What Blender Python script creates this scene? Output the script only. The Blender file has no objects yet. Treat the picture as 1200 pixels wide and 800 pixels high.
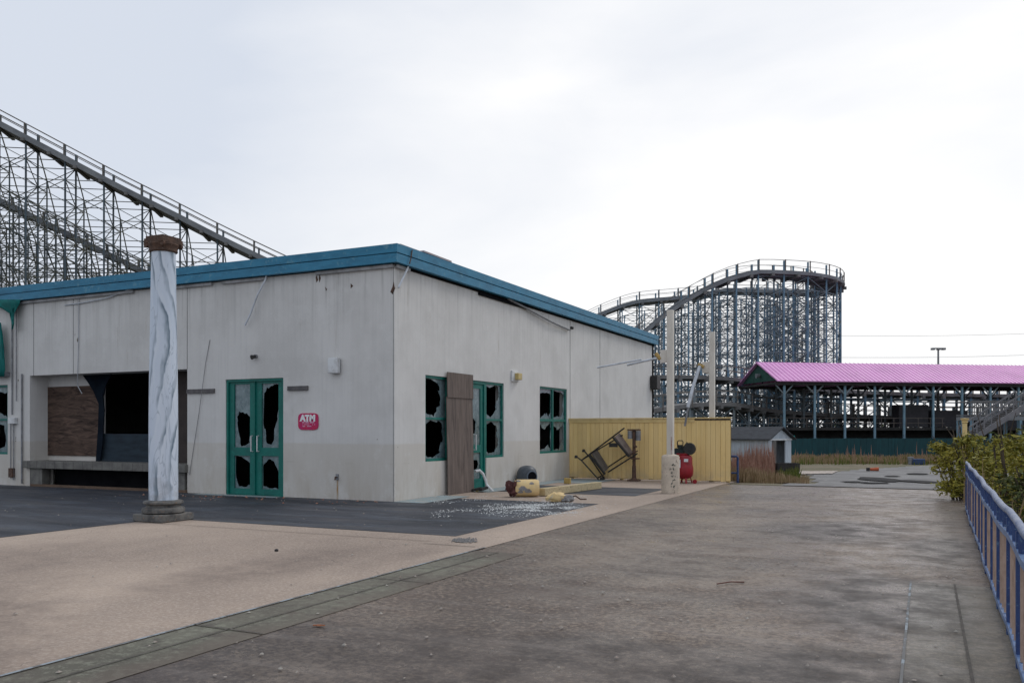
import bpy, math, random
from mathutils import Vector, Matrix, noise
from mathutils.geometry import tessellate_polygon
random.seed(7)
R = math.radians
SC = bpy.context.scene
COL = SC.collection
# ---------------------------------------------------------------- survey helpers
F = 1004.0; EYE = 1.5; CA, SA = 0.9006, 0.4347      # camera faces 25.77 deg left of world +y
def c2w(X, Y, z=0.0): return Vector((X*CA - Y*SA, X*SA + Y*CA, z))
def ray(u, v): return Vector(((u-600)*CA - F*SA, (u-600)*SA + F*CA, -(v-504)))
def onX(u, v, x0):
    r = ray(u, v); t = x0/r.x; return Vector((x0, r.y*t, EYE + r.z*t))
def onY(u, v, y0):
    r = ray(u, v); t = y0/r.y; return Vector((r.x*t, y0, EYE + r.z*t))
def onZ(u, v, z0=0.0):
    r = ray(u, v); t = (z0-EYE)/r.z; return Vector((r.x*t, r.y*t, z0))
def atD(u, v, Y):
    return c2w((u-600)/F*Y, Y, EYE + (504-v)/F*Y)

# ---------------------------------------------------------------- materials
MATS = {}
class NT:
    def __init__(s, name):
        s.m = bpy.data.materials.new(name); s.m.use_nodes = True
        s.t = s.m.node_tree; s.b = s.t.nodes['Principled BSDF']
        s.pos = s.n('ShaderNodeNewGeometry').outputs['Position']
    def n(s, typ, **kw):
        nd = s.t.nodes.new(typ)
        for k, v in kw.items(): setattr(nd, k, v)
        return nd
    def l(s, a, b): s.t.links.new(a, b)
    def noise(s, scale, detail=4, rough=0.55, vec=None, stretch=None, dist=0.0, src=None):
        nd = s.n('ShaderNodeTexNoise'); nd.inputs['Scale'].default_value = scale
        nd.inputs['Detail'].default_value = detail; nd.inputs['Roughness'].default_value = rough
        nd.inputs['Distortion'].default_value = dist
        src = src or s.pos
        if stretch:
            mp = s.n('ShaderNodeMapping'); mp.inputs['Scale'].default_value = stretch
            s.l(src, mp.inputs['Vector']); src = mp.outputs[0]
        s.l(src, nd.inputs['Vector']); return nd.outputs['Fac']
    def ramp(s, f, a, b, smooth=False):
        nd = s.n('ShaderNodeMapRange'); nd.clamp = True
        nd.inputs[1].default_value = a; nd.inputs[2].default_value = b
        if smooth: nd.interpolation_type = 'SMOOTHSTEP'
        s.l(f, nd.inputs[0]); return nd.outputs[0]
    def math(s, op, a, b=None, c=None):
        nd = s.n('ShaderNodeMath', operation=op)
        for i, x in enumerate((a, b, c)):
            if x is None: continue
            if isinstance(x, (int, float)): nd.inputs[i].default_value = x
            else: s.l(x, nd.inputs[i])
        return nd.outputs[0]
    def mix(s, f, a, b, mode='MIX'):
        nd = s.n('ShaderNodeMix', data_type='RGBA', blend_type=mode)
        for i, x in ((0, f), (6, a), (7, b)):
            if isinstance(x, (int, float)): nd.inputs[i].default_value = x
            elif isinstance(x, tuple): nd.inputs[i].default_value = x if len(x) == 4 else (*x, 1)
            else: s.l(x, nd.inputs[i])
        return nd.outputs[2]
    def xyz(s):
        nd = s.n('ShaderNodeSeparateXYZ'); s.l(s.pos, nd.inputs[0]); return nd.outputs
    def bump(s, h, strength=0.3, dist=0.02):
        nd = s.n('ShaderNodeBump'); nd.inputs['Strength'].default_value = strength
        nd.inputs['Distance'].default_value = dist
        s.l(h, nd.inputs['Height']); s.l(nd.outputs[0], s.b.inputs['Normal'])
    def col(s, c): s.l(c, s.b.inputs['Base Color'])
    def rough(s, r):
        if isinstance(r, (int, float)): s.b.inputs['Roughness'].default_value = r
        else: s.l(r, s.b.inputs['Roughness'])
def simple(name, a, b=None, scale=3.0, rough=0.7, metal=0.0, lo=0.4, hi=0.65, bump=0.0, stretch=None, c=None, spec=0.4):
    if name in MATS: return MATS[name]
    t = NT(name); b = b or tuple(x*0.7 for x in a)
    f = t.ramp(t.noise(scale, 6, 0.65, stretch=stretch), lo, hi)
    cc = t.mix(f, a, b)
    if c:
        cc = t.mix(t.ramp(t.noise(scale*3.1, 5, 0.7), 0.58, 0.66), cc, c)
    t.col(cc); t.rough(rough); t.b.inputs['Metallic'].default_value = metal
    t.b.inputs['Specular IOR Level'].default_value = spec
    if bump: t.bump(t.noise(scale*6, 4), bump, 0.01)
    MATS[name] = t.m; return t.m

def wall_material():
    t = NT('weathered_wall_paint')
    streak = t.noise(1.0, 6, 0.6, stretch=(2.3, 2.3, 0.22))
    fine = t.noise(1.0, 4, 0.6, stretch=(16, 16, 0.5))
    blot = t.noise(0.9, 6, 0.65)
    c = t.mix(t.ramp(streak, 0.3, 0.75), (0.665, 0.655, 0.64), (0.625, 0.615, 0.60))
    c = t.mix(t.math('MULTIPLY', t.ramp(fine, 0.48, 0.75), 0.25), c, (0.45, 0.45, 0.45))
    c = t.mix(t.math('MULTIPLY', t.ramp(blot, 0.42, 0.7), 0.55), c, (0.49, 0.48, 0.465))
    z = t.xyz()[2]
    zz = t.math('ADD', z, t.math('MULTIPLY', t.math('SUBTRACT', t.noise(0.6, 3), 0.5), 0.06))
    low = t.math('SUBTRACT', 1.0, t.ramp(zz, 1.19, 1.235))
    c = t.mix(t.math('MULTIPLY', low, 0.55), c, (0.53, 0.49, 0.43))
    mud = t.math('MULTIPLY', t.math('SUBTRACT', 1.0, t.ramp(z, 0.0, 1.1)), t.ramp(t.noise(1.0, 6, 0.7, stretch=(2.4, 2.4, 0.5)), 0.42, 0.68))
    c = t.mix(t.math('MULTIPLY', mud, 0.55), c, (0.36, 0.30, 0.22))
    # tide lines left by standing water
    tl = t.ramp(t.math('ABSOLUTE', t.math('SUBTRACT', zz, 0.80)), 0.02, 0.0)
    c = t.mix(t.math('MULTIPLY', tl, t.math('MULTIPLY', t.ramp(t.noise(1.7, 3), 0.5, 0.65), 0.3)), c, (0.30, 0.27, 0.21))
    top = t.math('MULTIPLY', t.ramp(z, 3.4, 5.0), t.ramp(t.noise(1.0, 5, 0.7, stretch=(7, 7, 0.25)), 0.50, 0.72))
    c = t.mix(t.math('MULTIPLY', top, 0.5), c, (0.27, 0.27, 0.26))
    runs = t.math('MULTIPLY', t.ramp(t.noise(1.0, 6, 0.75, stretch=(5.5, 5.5, 0.35)), 0.60, 0.72), t.ramp(t.noise(0.7, 4, 0.6), 0.45, 0.6))
    c = t.mix(t.math('MULTIPLY', runs, 0.5), c, (0.33, 0.28, 0.22))
    fade = t.math('MULTIPLY', t.ramp(t.noise(1.9, 8, 0.75), 0.55, 0.62), 0.22)
    c = t.mix(fade, c, (0.72, 0.72, 0.71))
    chips = t.ramp(t.noise(4.0, 3, 0.5, stretch=(1.6, 1.6, 0.8)), 0.765, 0.775)
    c = t.mix(chips, c, (0.14, 0.12, 0.09))
    t.col(c); t.rough(0.78)
    t.b.inputs['Specular IOR Level'].default_value = 0.25
    t.bump(t.math('ADD', t.noise(55, 3), t.math('MULTIPLY', fine, 1.5)), 0.35, 0.006)
    return t.m
M_WALL = wall_material()
M_DARK = simple('shade_dark_interior', (0.012, 0.012, 0.014), (0.006, 0.006, 0.008), 2, 0.95, spec=0.05)  # near-black colour paints in the shade of unlit interiors and recesses

def stains_and_falloff(t, spots, wob=1.2):
    """irregular dark spots of the paving: spills, and lens falloff painted in at the front, as a 0..1 factor"""
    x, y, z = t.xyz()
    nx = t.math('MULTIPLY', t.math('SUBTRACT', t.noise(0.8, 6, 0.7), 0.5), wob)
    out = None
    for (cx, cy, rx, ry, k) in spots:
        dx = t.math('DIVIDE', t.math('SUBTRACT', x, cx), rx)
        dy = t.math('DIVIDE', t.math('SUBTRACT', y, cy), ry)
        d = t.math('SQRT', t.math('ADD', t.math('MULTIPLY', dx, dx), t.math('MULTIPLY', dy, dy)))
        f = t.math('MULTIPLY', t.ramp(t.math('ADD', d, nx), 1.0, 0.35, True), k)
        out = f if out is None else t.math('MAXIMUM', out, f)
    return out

def paving_brown(name='worn_brown_aggregate', tint=0.0):
    t = NT(name)
    big = t.noise(0.42, 7, 0.66, dist=0.6)
    mid = t.noise(2.2, 6, 0.7)
    c = t.mix(t.ramp(big, 0.38, 0.64), (0.122, 0.088, 0.068), (0.060, 0.042, 0.033))
    c = t.mix(t.math('MULTIPLY', t.ramp(mid, 0.45, 0.7), 0.5), c, (0.070, 0.055, 0.048))
    # worn coating: lighter flakes, denser in some areas
    fl = t.noise(20, 8, 0.85); dens = t.ramp(t.noise(0.5, 4, 0.6), 0.35, 0.7)
    thr = t.math('SUBTRACT', fl, t.math('MULTIPLY', dens, 0.11))
    c = t.mix(t.math('MULTIPLY', t.ramp(thr, 0.455, 0.48), 0.66), c, (0.285, 0.222, 0.168))
    c = t.mix(t.math('MULTIPLY', t.ramp(t.noise(13, 8, 0.85), 0.54, 0.57), 0.6), c, (0.052, 0.040, 0.034))
    sp = t.n('ShaderNodeTexVoronoi'); sp.inputs['Scale'].default_value = 22; t.l(t.pos, sp.inputs['Vector'])
    c = t.mix(t.math('MULTIPLY', t.ramp(sp.outputs['Distance'], 0.16, 0.08), 0.35), c, (0.36, 0.33, 0.28))
    st = stains_and_falloff(t, [(-1.3, 13.6, 1.5, 2.1, 0.75), (-0.4, 8.3, 1.1, 1.9, 0.8), (-0.6, 5.6, 1.2, 1.1, 0.8), (0.2, 12.2, 0.7, 2.2, 0.7),
                    (-3.6, 20.3, 1.7, 0.7, 0.4), (-2.6, 9.3, 1.1, 1.4, 0.4), (-1.9, 5.4, 1.4, 0.8, 0.6), (-4.1, 13.0, 0.9, 2.6, 0.35), (-3.4, 4.2, 2.6, 2.2, 0.6), (-0.9, 4.2, 2.6, 1.8, 0.7), (-2.0, 16.5, 1.5, 0.8, 0.35)])  # broad near spots paint lens falloff and wet into the foreground colour
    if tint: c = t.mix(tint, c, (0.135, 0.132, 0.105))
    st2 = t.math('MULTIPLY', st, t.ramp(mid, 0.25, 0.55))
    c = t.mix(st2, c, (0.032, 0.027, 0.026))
    wx, wy, wz = t.xyz()
    band = t.ramp(wy, 17.0, 22.0, True)
    c = t.mix(t.math('MULTIPLY', band, 0.3), c, (0.20, 0.175, 0.16))
    lines = t.noise(1.0, 4, 0.5, stretch=(0.5, 5.0, 1))
    c = t.mix(t.math('MULTIPLY', t.ramp(lines, 0.55, 0.7), 0.22), c, (0.27, 0.235, 0.21))
    t.col(c); t.rough(t.ramp(mid, 0.2, 0.9)); t.rough(0.82)
    t.b.inputs['Specular IOR Level'].default_value = 0.3
    t.bump(t.noise(75, 4, 0.7), 0.45, 0.006)
    return t.m
def paving_tan():
    t = NT('pink_tan_concrete')
    big = t.noise(0.35, 6, 0.6, stretch=(1.0, 0.55, 1)); mid = t.noise(3, 6, 0.7)
    c = t.mix(t.ramp(big, 0.36, 0.66), (0.405, 0.32, 0.257), (0.245, 0.192, 0.157))
    c = t.mix(t.math('MULTIPLY', t.ramp(mid, 0.45, 0.75), 0.35), c, (0.24, 0.20, 0.175))
    c = t.mix(t.math('MULTIPLY', t.ramp(t.noise(30, 7, 0.8), 0.50, 0.56), 0.45), c, (0.52, 0.44, 0.37))
    c = t.mix(t.math('MULTIPLY', t.ramp(t.noise(22, 8, 0.82), 0.56, 0.61), 0.5), c, (0.17, 0.13, 0.11))
    st = stains_and_falloff(t, [(-6.5, 7.3, 0.8, 2.4, 0.5), (-8.6, 4.6, 2.0, 2.0, 0.5), (-10.2, 6.9, 1.0, 1.6, 0.28), (-7.2, 4.2, 1.2, 1.2, 0.6), (-5.6, 8.8, 0.35, 1.8, 0.3), (-7.5, 2.8, 4.0, 2.4, 0.85), (-9.5, 6.0, 1.6, 1.4, 0.35)], 1.0)  # wide front-left spots also darken the colour in place of lens falloff
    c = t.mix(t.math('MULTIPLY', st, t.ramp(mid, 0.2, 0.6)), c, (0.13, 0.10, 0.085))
    crk = t.n('ShaderNodeTexVoronoi', feature='DISTANCE_TO_EDGE'); crk.inputs['Scale'].default_value = 0.22
    wv = t.n('ShaderNodeVectorMath', operation='ADD'); nz = t.n('ShaderNodeTexNoise'); nz.inputs['Scale'].default_value = 1.4; nz.inputs['Detail'].default_value = 6
    t.l(t.pos, nz.inputs['Vector']); t.l(t.pos, wv.inputs[0]); t.l(nz.outputs['Color'], wv.inputs[1]); t.l(wv.outputs[0], crk.inputs['Vector'])
    c = t.mix(t.math('MULTIPLY', t.ramp(crk.outputs['Distance'], 0.0016, 0.0004), 0.6), c, (0.10, 0.08, 0.07))
    t.col(c); t.rough(0.85); t.b.inputs['Specular IOR Level'].default_value = 0.25
    t.bump(t.noise(60, 4, 0.7), 0.4, 0.008)
    return t.m
def paving_green():
    t = NT('mossy_green_concrete_strip')
    fl = t.noise(11, 8, 0.82); big = t.noise(0.9, 5, 0.6)
    c = t.mix(t.ramp(big, 0.4, 0.62), (0.165, 0.160, 0.125), (0.105, 0.100, 0.080))
    c = t.mix(t.math('MULTIPLY', t.ramp(fl, 0.5, 0.58), 0.6), c, (0.235, 0.235, 0.185))
    c = t.mix(t.math('MULTIPLY', t.ramp(t.noise(5, 6, 0.7), 0.55, 0.62), 0.6), c, (0.07, 0.06, 0.055))
    x, y, z = t.xyz()
    nx_ = t.math('MULTIPLY', t.math('SUBTRACT', t.noise(2.6, 6, 0.7), 0.5), 0.9)
    ed_ = t.ramp(t.math('ADD', x, nx_), -4.72, -4.42)
    c = t.mix(t.math('MULTIPLY', ed_, 0.55), c, (0.125, 0.098, 0.082))
    ed2 = t.ramp(t.math('ADD', y, nx_), 8.6, 9.6)
    c = t.mix(t.math('MULTIPLY', ed2, 0.6), c, (0.125, 0.10, 0.085))
    c = t.mix(t.math('MULTIPLY', t.ramp(t.noise(1.3, 5, 0.65), 0.45, 0.6), 0.3), c, (0.115, 0.092, 0.078))
    c = t.mix(t.math('MULTIPLY', t.ramp(x, -1.5, -1.0), 0.45), c, (0.122, 0.096, 0.080))
    st = stains_and_falloff(t, [(0.2, 5.6, 0.9, 1.6, 0.7), (0.1, 7.0, 0.7, 0.7, 0.4)], 1.0)
    c = t.mix(st, c, (0.035, 0.032, 0.03))
    t.col(c); t.rough(0.85); t.b.inputs['Specular IOR Level'].default_value = 0.25
    t.bump(fl, 0.4, 0.01)
    return t.m
def asphalt():
    t = NT('patched_blue_black_asphalt')
    big = t.noise(0.5, 6, 0.65, stretch=(0.45, 1.6, 1), dist=0.4); fl = t.noise(30, 5, 0.8)
    c = t.mix(t.ramp(big, 0.4, 0.62), (0.040, 0.045, 0.058), (0.020, 0.023, 0.030))
    c = t.mix(t.math('MULTIPLY', t.ramp(fl, 0.56, 0.66), 0.55), c, (0.14, 0.15, 0.17))
    c = t.mix(t.math('MULTIPLY', t.ramp(t.noise(1.3, 6, 0.7, stretch=(0.4, 1.6, 1)), 0.50, 0.66), 0.6), c, (0.088, 0.082, 0.082))
    c = t.mix(t.math('MULTIPLY', t.ramp(t.noise(0.9, 7, 0.75, stretch=(0.6, 1.6, 1)), 0.52, 0.60), 0.55), c, (0.075, 0.088, 0.110))
    c = t.mix(t.math('MULTIPLY', t.ramp(t.noise(7, 8, 0.8), 0.57, 0.63), 0.5), c, (0.012, 0.013, 0.016))
    t.col(c); t.rough(t.ramp(big, -0.1, 0.9)); t.rough(0.7)
    t.b.inputs['Specular IOR Level'].default_value = 0.35
    t.bump(t.noise(80, 3), 0.4, 0.008)
    return t.m
M_BROWN, M_TAN, M_GREEN, M_ASPH = paving_brown(), paving_tan(), paving_green(), asphalt()
M_BLUEWASH = simple('faded_blue_painted_kerb', (0.22, 0.30, 0.33), (0.30, 0.30, 0.28), 4, 0.8, c=(0.12, 0.11, 0.10))
M_JOINT = simple('dirt_filled_joint', (0.065, 0.058, 0.05), (0.12, 0.105, 0.09), 8, 0.9)
M_CAULK = simple('pale_joint_filler', (0.26, 0.30, 0.33), (0.14, 0.14, 0.14), 5, 0.8, lo=0.45, hi=0.5)
M_SOIL = simple('dry_soil_ground', (0.17, 0.14, 0.095), (0.10, 0.10, 0.055), 0.35, 0.95, c=(0.21, 0.18, 0.14))
M_ROAD = simple('old_grey_road', (0.21, 0.205, 0.20), (0.14, 0.135, 0.135), 0.5, 0.85, c=(0.26, 0.25, 0.24))
M_WET = simple('wet_dark_patch', (0.035, 0.035, 0.037), (0.06, 0.058, 0.055), 2, 0.9, spec=0.1)
M_TEALF = simple('faded_teal_blue_fascia', (0.03, 0.215, 0.36), (0.02, 0.155, 0.27), 2.2, 0.5, stretch=(1, 1, 3), c=(0.09, 0.26, 0.36))
M_GREENP = simple('teal_green_frame_paint', (0.002, 0.150, 0.122), (0.002, 0.110, 0.092), 3, 0.5, c=(0.01, 0.20, 0.15))
M_RUST = simple('brown_rust', (0.115, 0.065, 0.045), (0.055, 0.035, 0.028), 12, 0.85, bump=0.4, c=(0.19, 0.15, 0.12))
M_BLACKM = simple('black_metal', (0.02, 0.02, 0.022), (0.035, 0.033, 0.03), 9, 0.5)
M_GREYM = simple('grey_metal', (0.25, 0.26, 0.28), (0.15, 0.15, 0.16), 8, 0.5, 0.3)
M_WHITE = simple('dirty_white_plastic', (0.68, 0.70, 0.72), (0.5, 0.5, 0.5), 6, 0.5)
M_WHITEM = simple('white_painted_tube', (0.60, 0.64, 0.70), (0.45, 0.48, 0.52), 6, 0.5)
M_SOFFIT = simple('grey_white_soffit_trim', (0.40, 0.40, 0.41), (0.22, 0.22, 0.22), 3, 0.6)

def glass_mat():
    t = NT('dusty_broken_glass')
    f = t.ramp(t.noise(5, 6, 0.7), 0.35, 0.7)
    t.col(t.mix(f, (0.10, 0.16, 0.18), (0.28, 0.36, 0.38)))
    t.rough(0.16); t.b.inputs['Specular IOR Level'].default_value = 0.7
    tr = t.n('ShaderNodeBsdfTransparent'); mx = t.n('ShaderNodeMixShader')
    tr.inputs[0].default_value = (0.75, 0.9, 0.9, 1)
    t.l(t.ramp(t.noise(3.0, 5, 0.7), 0.8, 0.2), mx.inputs[0])
    k = t.math('MULTIPLY', t.ramp(t.noise(3.0, 5, 0.7), 0.3, 0.7), -0.35)
    t.l(t.math('ADD', k, 0.92), mx.inputs[0])
    out = t.t.nodes['Material Output']
    t.l(tr.outputs[0], mx.inputs[1]); t.l(t.b.outputs[0], mx.inputs[2]); t.l(mx.outputs[0], out.inputs['Surface'])
    return t.m
M_GLASS = glass_mat()

def wood_ply(name, a, b, rotated=False, fine=1.0):
    t = NT(name)
    st = (6, 6, 0.7) if not rotated else (1.6, 1.6, 9)
    g = t.noise(1.0*fine, 7, 0.7, stretch=st, dist=1.4)
    c = t.mix(t.ramp(g, 0.35, 0.65), a, b)
    c = t.mix(t.math('MULTIPLY', t.ramp(t.noise(1.4, 5, 0.6), 0.5, 0.7), 0.5), c, tuple(x*0.5 for x in a))
    t.col(c); t.rough(0.85); t.b.inputs['Specular IOR Level'].default_value = 0.2
    t.bump(g, 0.35, 0.01)
    return t.m
M_PLY = wood_ply('grey_weathered_plywood', (0.20, 0.16, 0.14), (0.105, 0.085, 0.078))
M_PLY2 = wood_ply('stained_wavy_plywood', (0.15, 0.10, 0.078), (0.03, 0.02, 0.017), True)
def marble_mat():
    t = NT('painted_marble_veins')
    co = t.n('ShaderNodeTexCoord').outputs['Object']
    w = t.n('ShaderNodeTexNoise'); 
    mp = t.n('ShaderNodeMapping'); mp.inputs['Scale'].default_value = (1.7, 1.7, 0.33); mp.inputs['Rotation'].default_value = (0.10, 0.22, 0.6)
    t.l(co, mp.inputs[0]); t.l(mp.outputs[0], w.inputs['Vector'])
    w.inputs['Scale'].default_value = 1.1; w.inputs['Detail'].default_value = 2.0; w.inputs['Distortion'].default_value = 1.5
    f = w.outputs['Fac']
    sx = t.n('ShaderNodeSeparateXYZ'); t.l(co, sx.inputs[0])
    th = t.math('ARCTAN2', sx.outputs[1], sx.outputs[0])
    flow = t.math('MULTIPLY', t.math('COSINE', t.math('MULTIPLY', t.math('SUBTRACT', sx.outputs[2], 2.9), 1.5)), 0.95)
    ph = t.math('SUBTRACT', th, flow)
    wl = t.noise(1.0, 3, 0.5, stretch=(1.4, 1.4, 0.9), src=co)
    wl2 = t.noise(1.0, 3, 0.6, stretch=(5, 5, 1.3), src=co)
    ph = t.math('ADD', ph, t.math('MULTIPLY', wl, 1.5)); ph = t.math('ADD', ph, t.math('MULTIPLY', wl2, 0.9))
    saw = t.math('FRACT', t.math('MULTIPLY', ph, 1.0))
    msk = t.ramp(t.noise(1.0, 3, 0.6, stretch=(2.6, 2.6, 0.8), src=co), 0.42, 0.56)
    f2_ = t.noise(1.0, 3, 0.5, stretch=(3.0, 3.0, 0.8), dist=1.0)
    thin = t.ramp(t.math('ABSOLUTE', t.math('SUBTRACT', f2_, 0.5)), 0.014, 0.0, True)
    c = t.mix(t.ramp(t.noise(1.0, 3, 0.5, stretch=(1.5, 1.5, 0.5)), 0.35, 0.7), (0.52, 0.60, 0.71), (0.64, 0.70, 0.79))
    c = t.mix(t.math('MULTIPLY', t.ramp(saw, 0.55, 0.93, True), t.math('MULTIPLY', t.math('MULTIPLY', msk, t.ramp(saw, 1.0, 0.93)), 0.95)), c, (0.11, 0.165, 0.215))
    c = t.mix(t.math('MULTIPLY', t.ramp(saw, 0.35, 0.08, True), 0.3), c, (0.72, 0.77, 0.83))
    c = t.mix(t.math('MULTIPLY', thin, 0.5), c, (0.25, 0.31, 0.38))
    z_ = t.xyz()[2]
    gr = t.math('MULTIPLY', t.ramp(z_, 1.0, 0.3), t.ramp(t.noise(6, 5, .7), 0.4, 0.6))
    c = t.mix(t.math('MULTIPLY', gr, 0.45), c, (0.22, 0.21, 0.20))
    t.col(c); t.rough(0.42)
    return t.m
M_MARBLE = marble_mat()
M_STONE = simple('weathered_column_base', (0.16, 0.155, 0.145), (0.06, 0.06, 0.06), 7, 0.85, c=(0.24, 0.16, 0.11), bump=0.5)
M_CONC = simple('stained_cream_concrete', (0.62, 0.53, 0.43), (0.48, 0.41, 0.33), 4, 0.85, c=(0.27, 0.22, 0.18), bump=0.3)
M_YCONC = simple('yellow_painted_concrete', (0.72, 0.54, 0.27), (0.62, 0.45, 0.22), 5, 0.8, c=(0.45, 0.42, 0.36), bump=0.3)
M_POST = simple('off_white_steel_post', (0.68, 0.64, 0.57), (0.56, 0.52, 0.46), 3, 0.6, stretch=(1, 1, .4))
def yellow_fence():
    t = NT('faded_yellow_board_paint')
    c = t.mix(t.ramp(t.noise(1, 5, 0.6, stretch=(7, 1, 0.5)), 0.35, 0.7), (0.90, 0.67, 0.30), (0.82, 0.58, 0.23))
    bx_ = t.math('FLOOR', t.math('DIVIDE', t.math('SUBTRACT', t.xyz()[0], -10.0), 0.142))
    wn_ = t.n('ShaderNodeTexWhiteNoise', noise_dimensions='1D'); t.l(bx_, wn_.inputs['W'])
    c = t.mix(t.math('MULTIPLY', wn_.outputs['Value'], 0.35), c, (0.62, 0.45, 0.22))
    z = t.xyz()[2]
    low = t.math('MULTIPLY', t.ramp(z, 0.4, 0.0), t.ramp(t.noise(3, 5), 0.4, 0.6))
    c = t.mix(t.math('MULTIPLY', low, 0.6), c, (0.42, 0.36, 0.26))
    c = t.mix(t.math('MULTIPLY', t.ramp(t.noise(1.3, 6, 0.7), 0.55, 0.75), 0.4), c, (0.50, 0.36, 0.17))
    t.col(c); t.rough(0.7); return t.m
M_YFENCE = yellow_fence()
M_YRAIL = simple('yellow_cap_board', (0.74, 0.56, 0.26), (0.62, 0.46, 0.20), 4, 0.7)
M_TIMBER = simple('yellowed_timber', (0.52, 0.43, 0.26), (0.36, 0.29, 0.17), 4, 0.8, stretch=(1, 6, 6), c=(0.14, 0.12, 0.08))
M_RED = simple('red_tank_paint', (0.30, 0.008, 0.018), (0.20, 0.006, 0.012), 6, 0.4)
M_MAGENTA = simple('crimson_sign_face', (0.50, 0.012, 0.075), (0.45, 0.010, 0.13), 9, 0.5)
M_LETTER = simple('white_sign_lettering', (0.80, 0.80, 0.82), (0.72, 0.72, 0.74), 9, 0.5)
M_BLUEP = simple('royal_blue_rail_paint', (0.03, 0.065, 0.19), (0.02, 0.04, 0.13), 9, 0.6, c=(0.10, 0.17, 0.27))
M_BLUEL = simple('worn_pale_blue_rail_paint', (0.13, 0.21, 0.36), (0.07, 0.13, 0.29), 7, 0.4, c=(0.30, 0.34, 0.42))
M_TOPR = simple('worn_silver_blue_handrail', (0.20, 0.235, 0.32), (0.09, 0.13, 0.25), 6, 0.5, c=(0.33, 0.33, 0.36), bump=0.3)
M_PINKP = simple('salmon_tan_picket_paint', (0.43, 0.31, 0.25), (0.32, 0.22, 0.17), 9, 0.6)
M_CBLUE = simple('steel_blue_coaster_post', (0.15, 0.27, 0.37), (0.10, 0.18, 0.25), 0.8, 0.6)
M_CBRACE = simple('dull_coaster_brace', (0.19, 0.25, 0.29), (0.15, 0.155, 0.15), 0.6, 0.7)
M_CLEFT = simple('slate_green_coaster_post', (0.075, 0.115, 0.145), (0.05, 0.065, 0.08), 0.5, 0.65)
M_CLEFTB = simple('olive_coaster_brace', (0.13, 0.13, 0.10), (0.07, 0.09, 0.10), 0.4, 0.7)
M_DECK = simple('grey_track_timber', (0.18, 0.178, 0.178), (0.12, 0.118, 0.118), 0.9, 0.85)
M_SIDE = simple('track_side_board', (0.22, 0.235, 0.25), (0.14, 0.15, 0.165), 0.5, 0.8)
M_HAND = simple('rusty_grey_handrail', (0.16, 0.145, 0.13), (0.10, 0.09, 0.085), 1, 0.7)
def roof_pink():
    t = NT('pink_ribbed_roof')
    c = t.mix(t.ramp(t.noise(0.35, 6, 0.6), 0.35, 0.7), (0.74, 0.34, 0.65), (0.62, 0.27, 0.55))
    c = t.mix(t.math('MULTIPLY', t.ramp(t.noise(1.1, 6, 0.75, stretch=(1, 1, 0.4)), 0.5, 0.7), 0.35), c, (0.72, 0.45, 0.62))
    c = t.mix(t.math('MULTIPLY', t.ramp(t.noise(0.6, 6, 0.8), 0.58, 0.68), 0.4), c, (0.45, 0.25, 0.36))
    t.col(c); t.rough(0.5); return t.m
M_PINK = roof_pink()
M_GABLE = simple('dark_green_gable_board', (0.018, 0.075, 0.058), (0.012, 0.05, 0.04), 1, 0.7)
M_TEALD = simple('dark_teal_fence_board', (0.004, 0.052, 0.062), (0.003, 0.036, 0.045), 1.2, 0.7, stretch=(4, 4, .6))
M_SPOST = simple('pale_blue_station_post', (0.16, 0.27, 0.34), (0.12, 0.20, 0.26), 1.5, 0.6)
M_SHADEW = simple('dark_station_timber', (0.035, 0.033, 0.032), (0.02, 0.02, 0.02), 1, 0.9)
M_SHED = simple('pale_blue_white_siding', (0.46, 0.51, 0.56), (0.34, 0.39, 0.44), 2.5, 0.75, stretch=(5, 5, .6))
M_SHINGLE = simple('dark_grey_shingles', (0.045, 0.05, 0.058), (0.03, 0.032, 0.038), 4, 0.9)
M_SDOOR = simple('grey_brown_shed_door', (0.12, 0.115, 0.11), (0.07, 0.065, 0.06), 4, 0.8)
M_BARK = simple('brown_bark', (0.09, 0.065, 0.045), (0.05, 0.04, 0.03), 6, 0.9)
M_NAVY = simple('navy_tarpaulin', (0.007, 0.013, 0.022), (0.004, 0.007, 0.013), 3, 0.9, spec=0.1)
M_NAVY2 = simple('dark_blue_counter_front', (0.018, 0.032, 0.048), (0.01, 0.018, 0.028), 2, 0.6)
M_TARP = simple('torn_teal_awning_cloth', (0.0, 0.16, 0.145), (0.0, 0.10, 0.095), 3, 0.8)
M_TILE = simple('mildewed_counter_tile', (0.17, 0.165, 0.15), (0.10, 0.095, 0.09), 5, 0.7)
def tile_joints():
    t = NT('tmp'); bpy.data.materials.remove(t.m)
    m = M_TILE; nt_ = m.node_tree; b_ = nt_.nodes['Principled BSDF']; src = b_.inputs['Base Color'].links[0].from_socket
    t = NT.__new__(NT); t.m = m; t.t = nt_; t.b = b_; t.pos = nt_.nodes.new('ShaderNodeNewGeometry').outputs['Position']
    fx = t.math('ABSOLUTE', t.math('SUBTRACT', t.math('FRACT', t.math('DIVIDE', t.xyz()[0], 0.36)), 0.5))
    t.col(t.mix(t.ramp(fx, 0.475, 0.49), src, (0.035, 0.032, 0.03)))
tile_joints()
def leafmat(name, a, b, c):
    t = NT(name)
    r = t.n('ShaderNodeObjectInfo')
    f = t.ramp(t.noise(1.6, 4, 0.6), 0.38, 0.62); g = t.ramp(t.noise(14, 2, 0.5), 0.45, 0.62)
    t.col(t.mix(t.math('MULTIPLY', g, 0.6), t.mix(f, a, b), c)); t.rough(0.7)
    t.b.inputs['Specular IOR Level'].default_value = 0.2
    return t.m
M_LEAFY = leafmat('yellow_green_leaves', (0.25, 0.23, 0.04), (0.12, 0.13, 0.025), (0.38, 0.30, 0.045))
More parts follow.
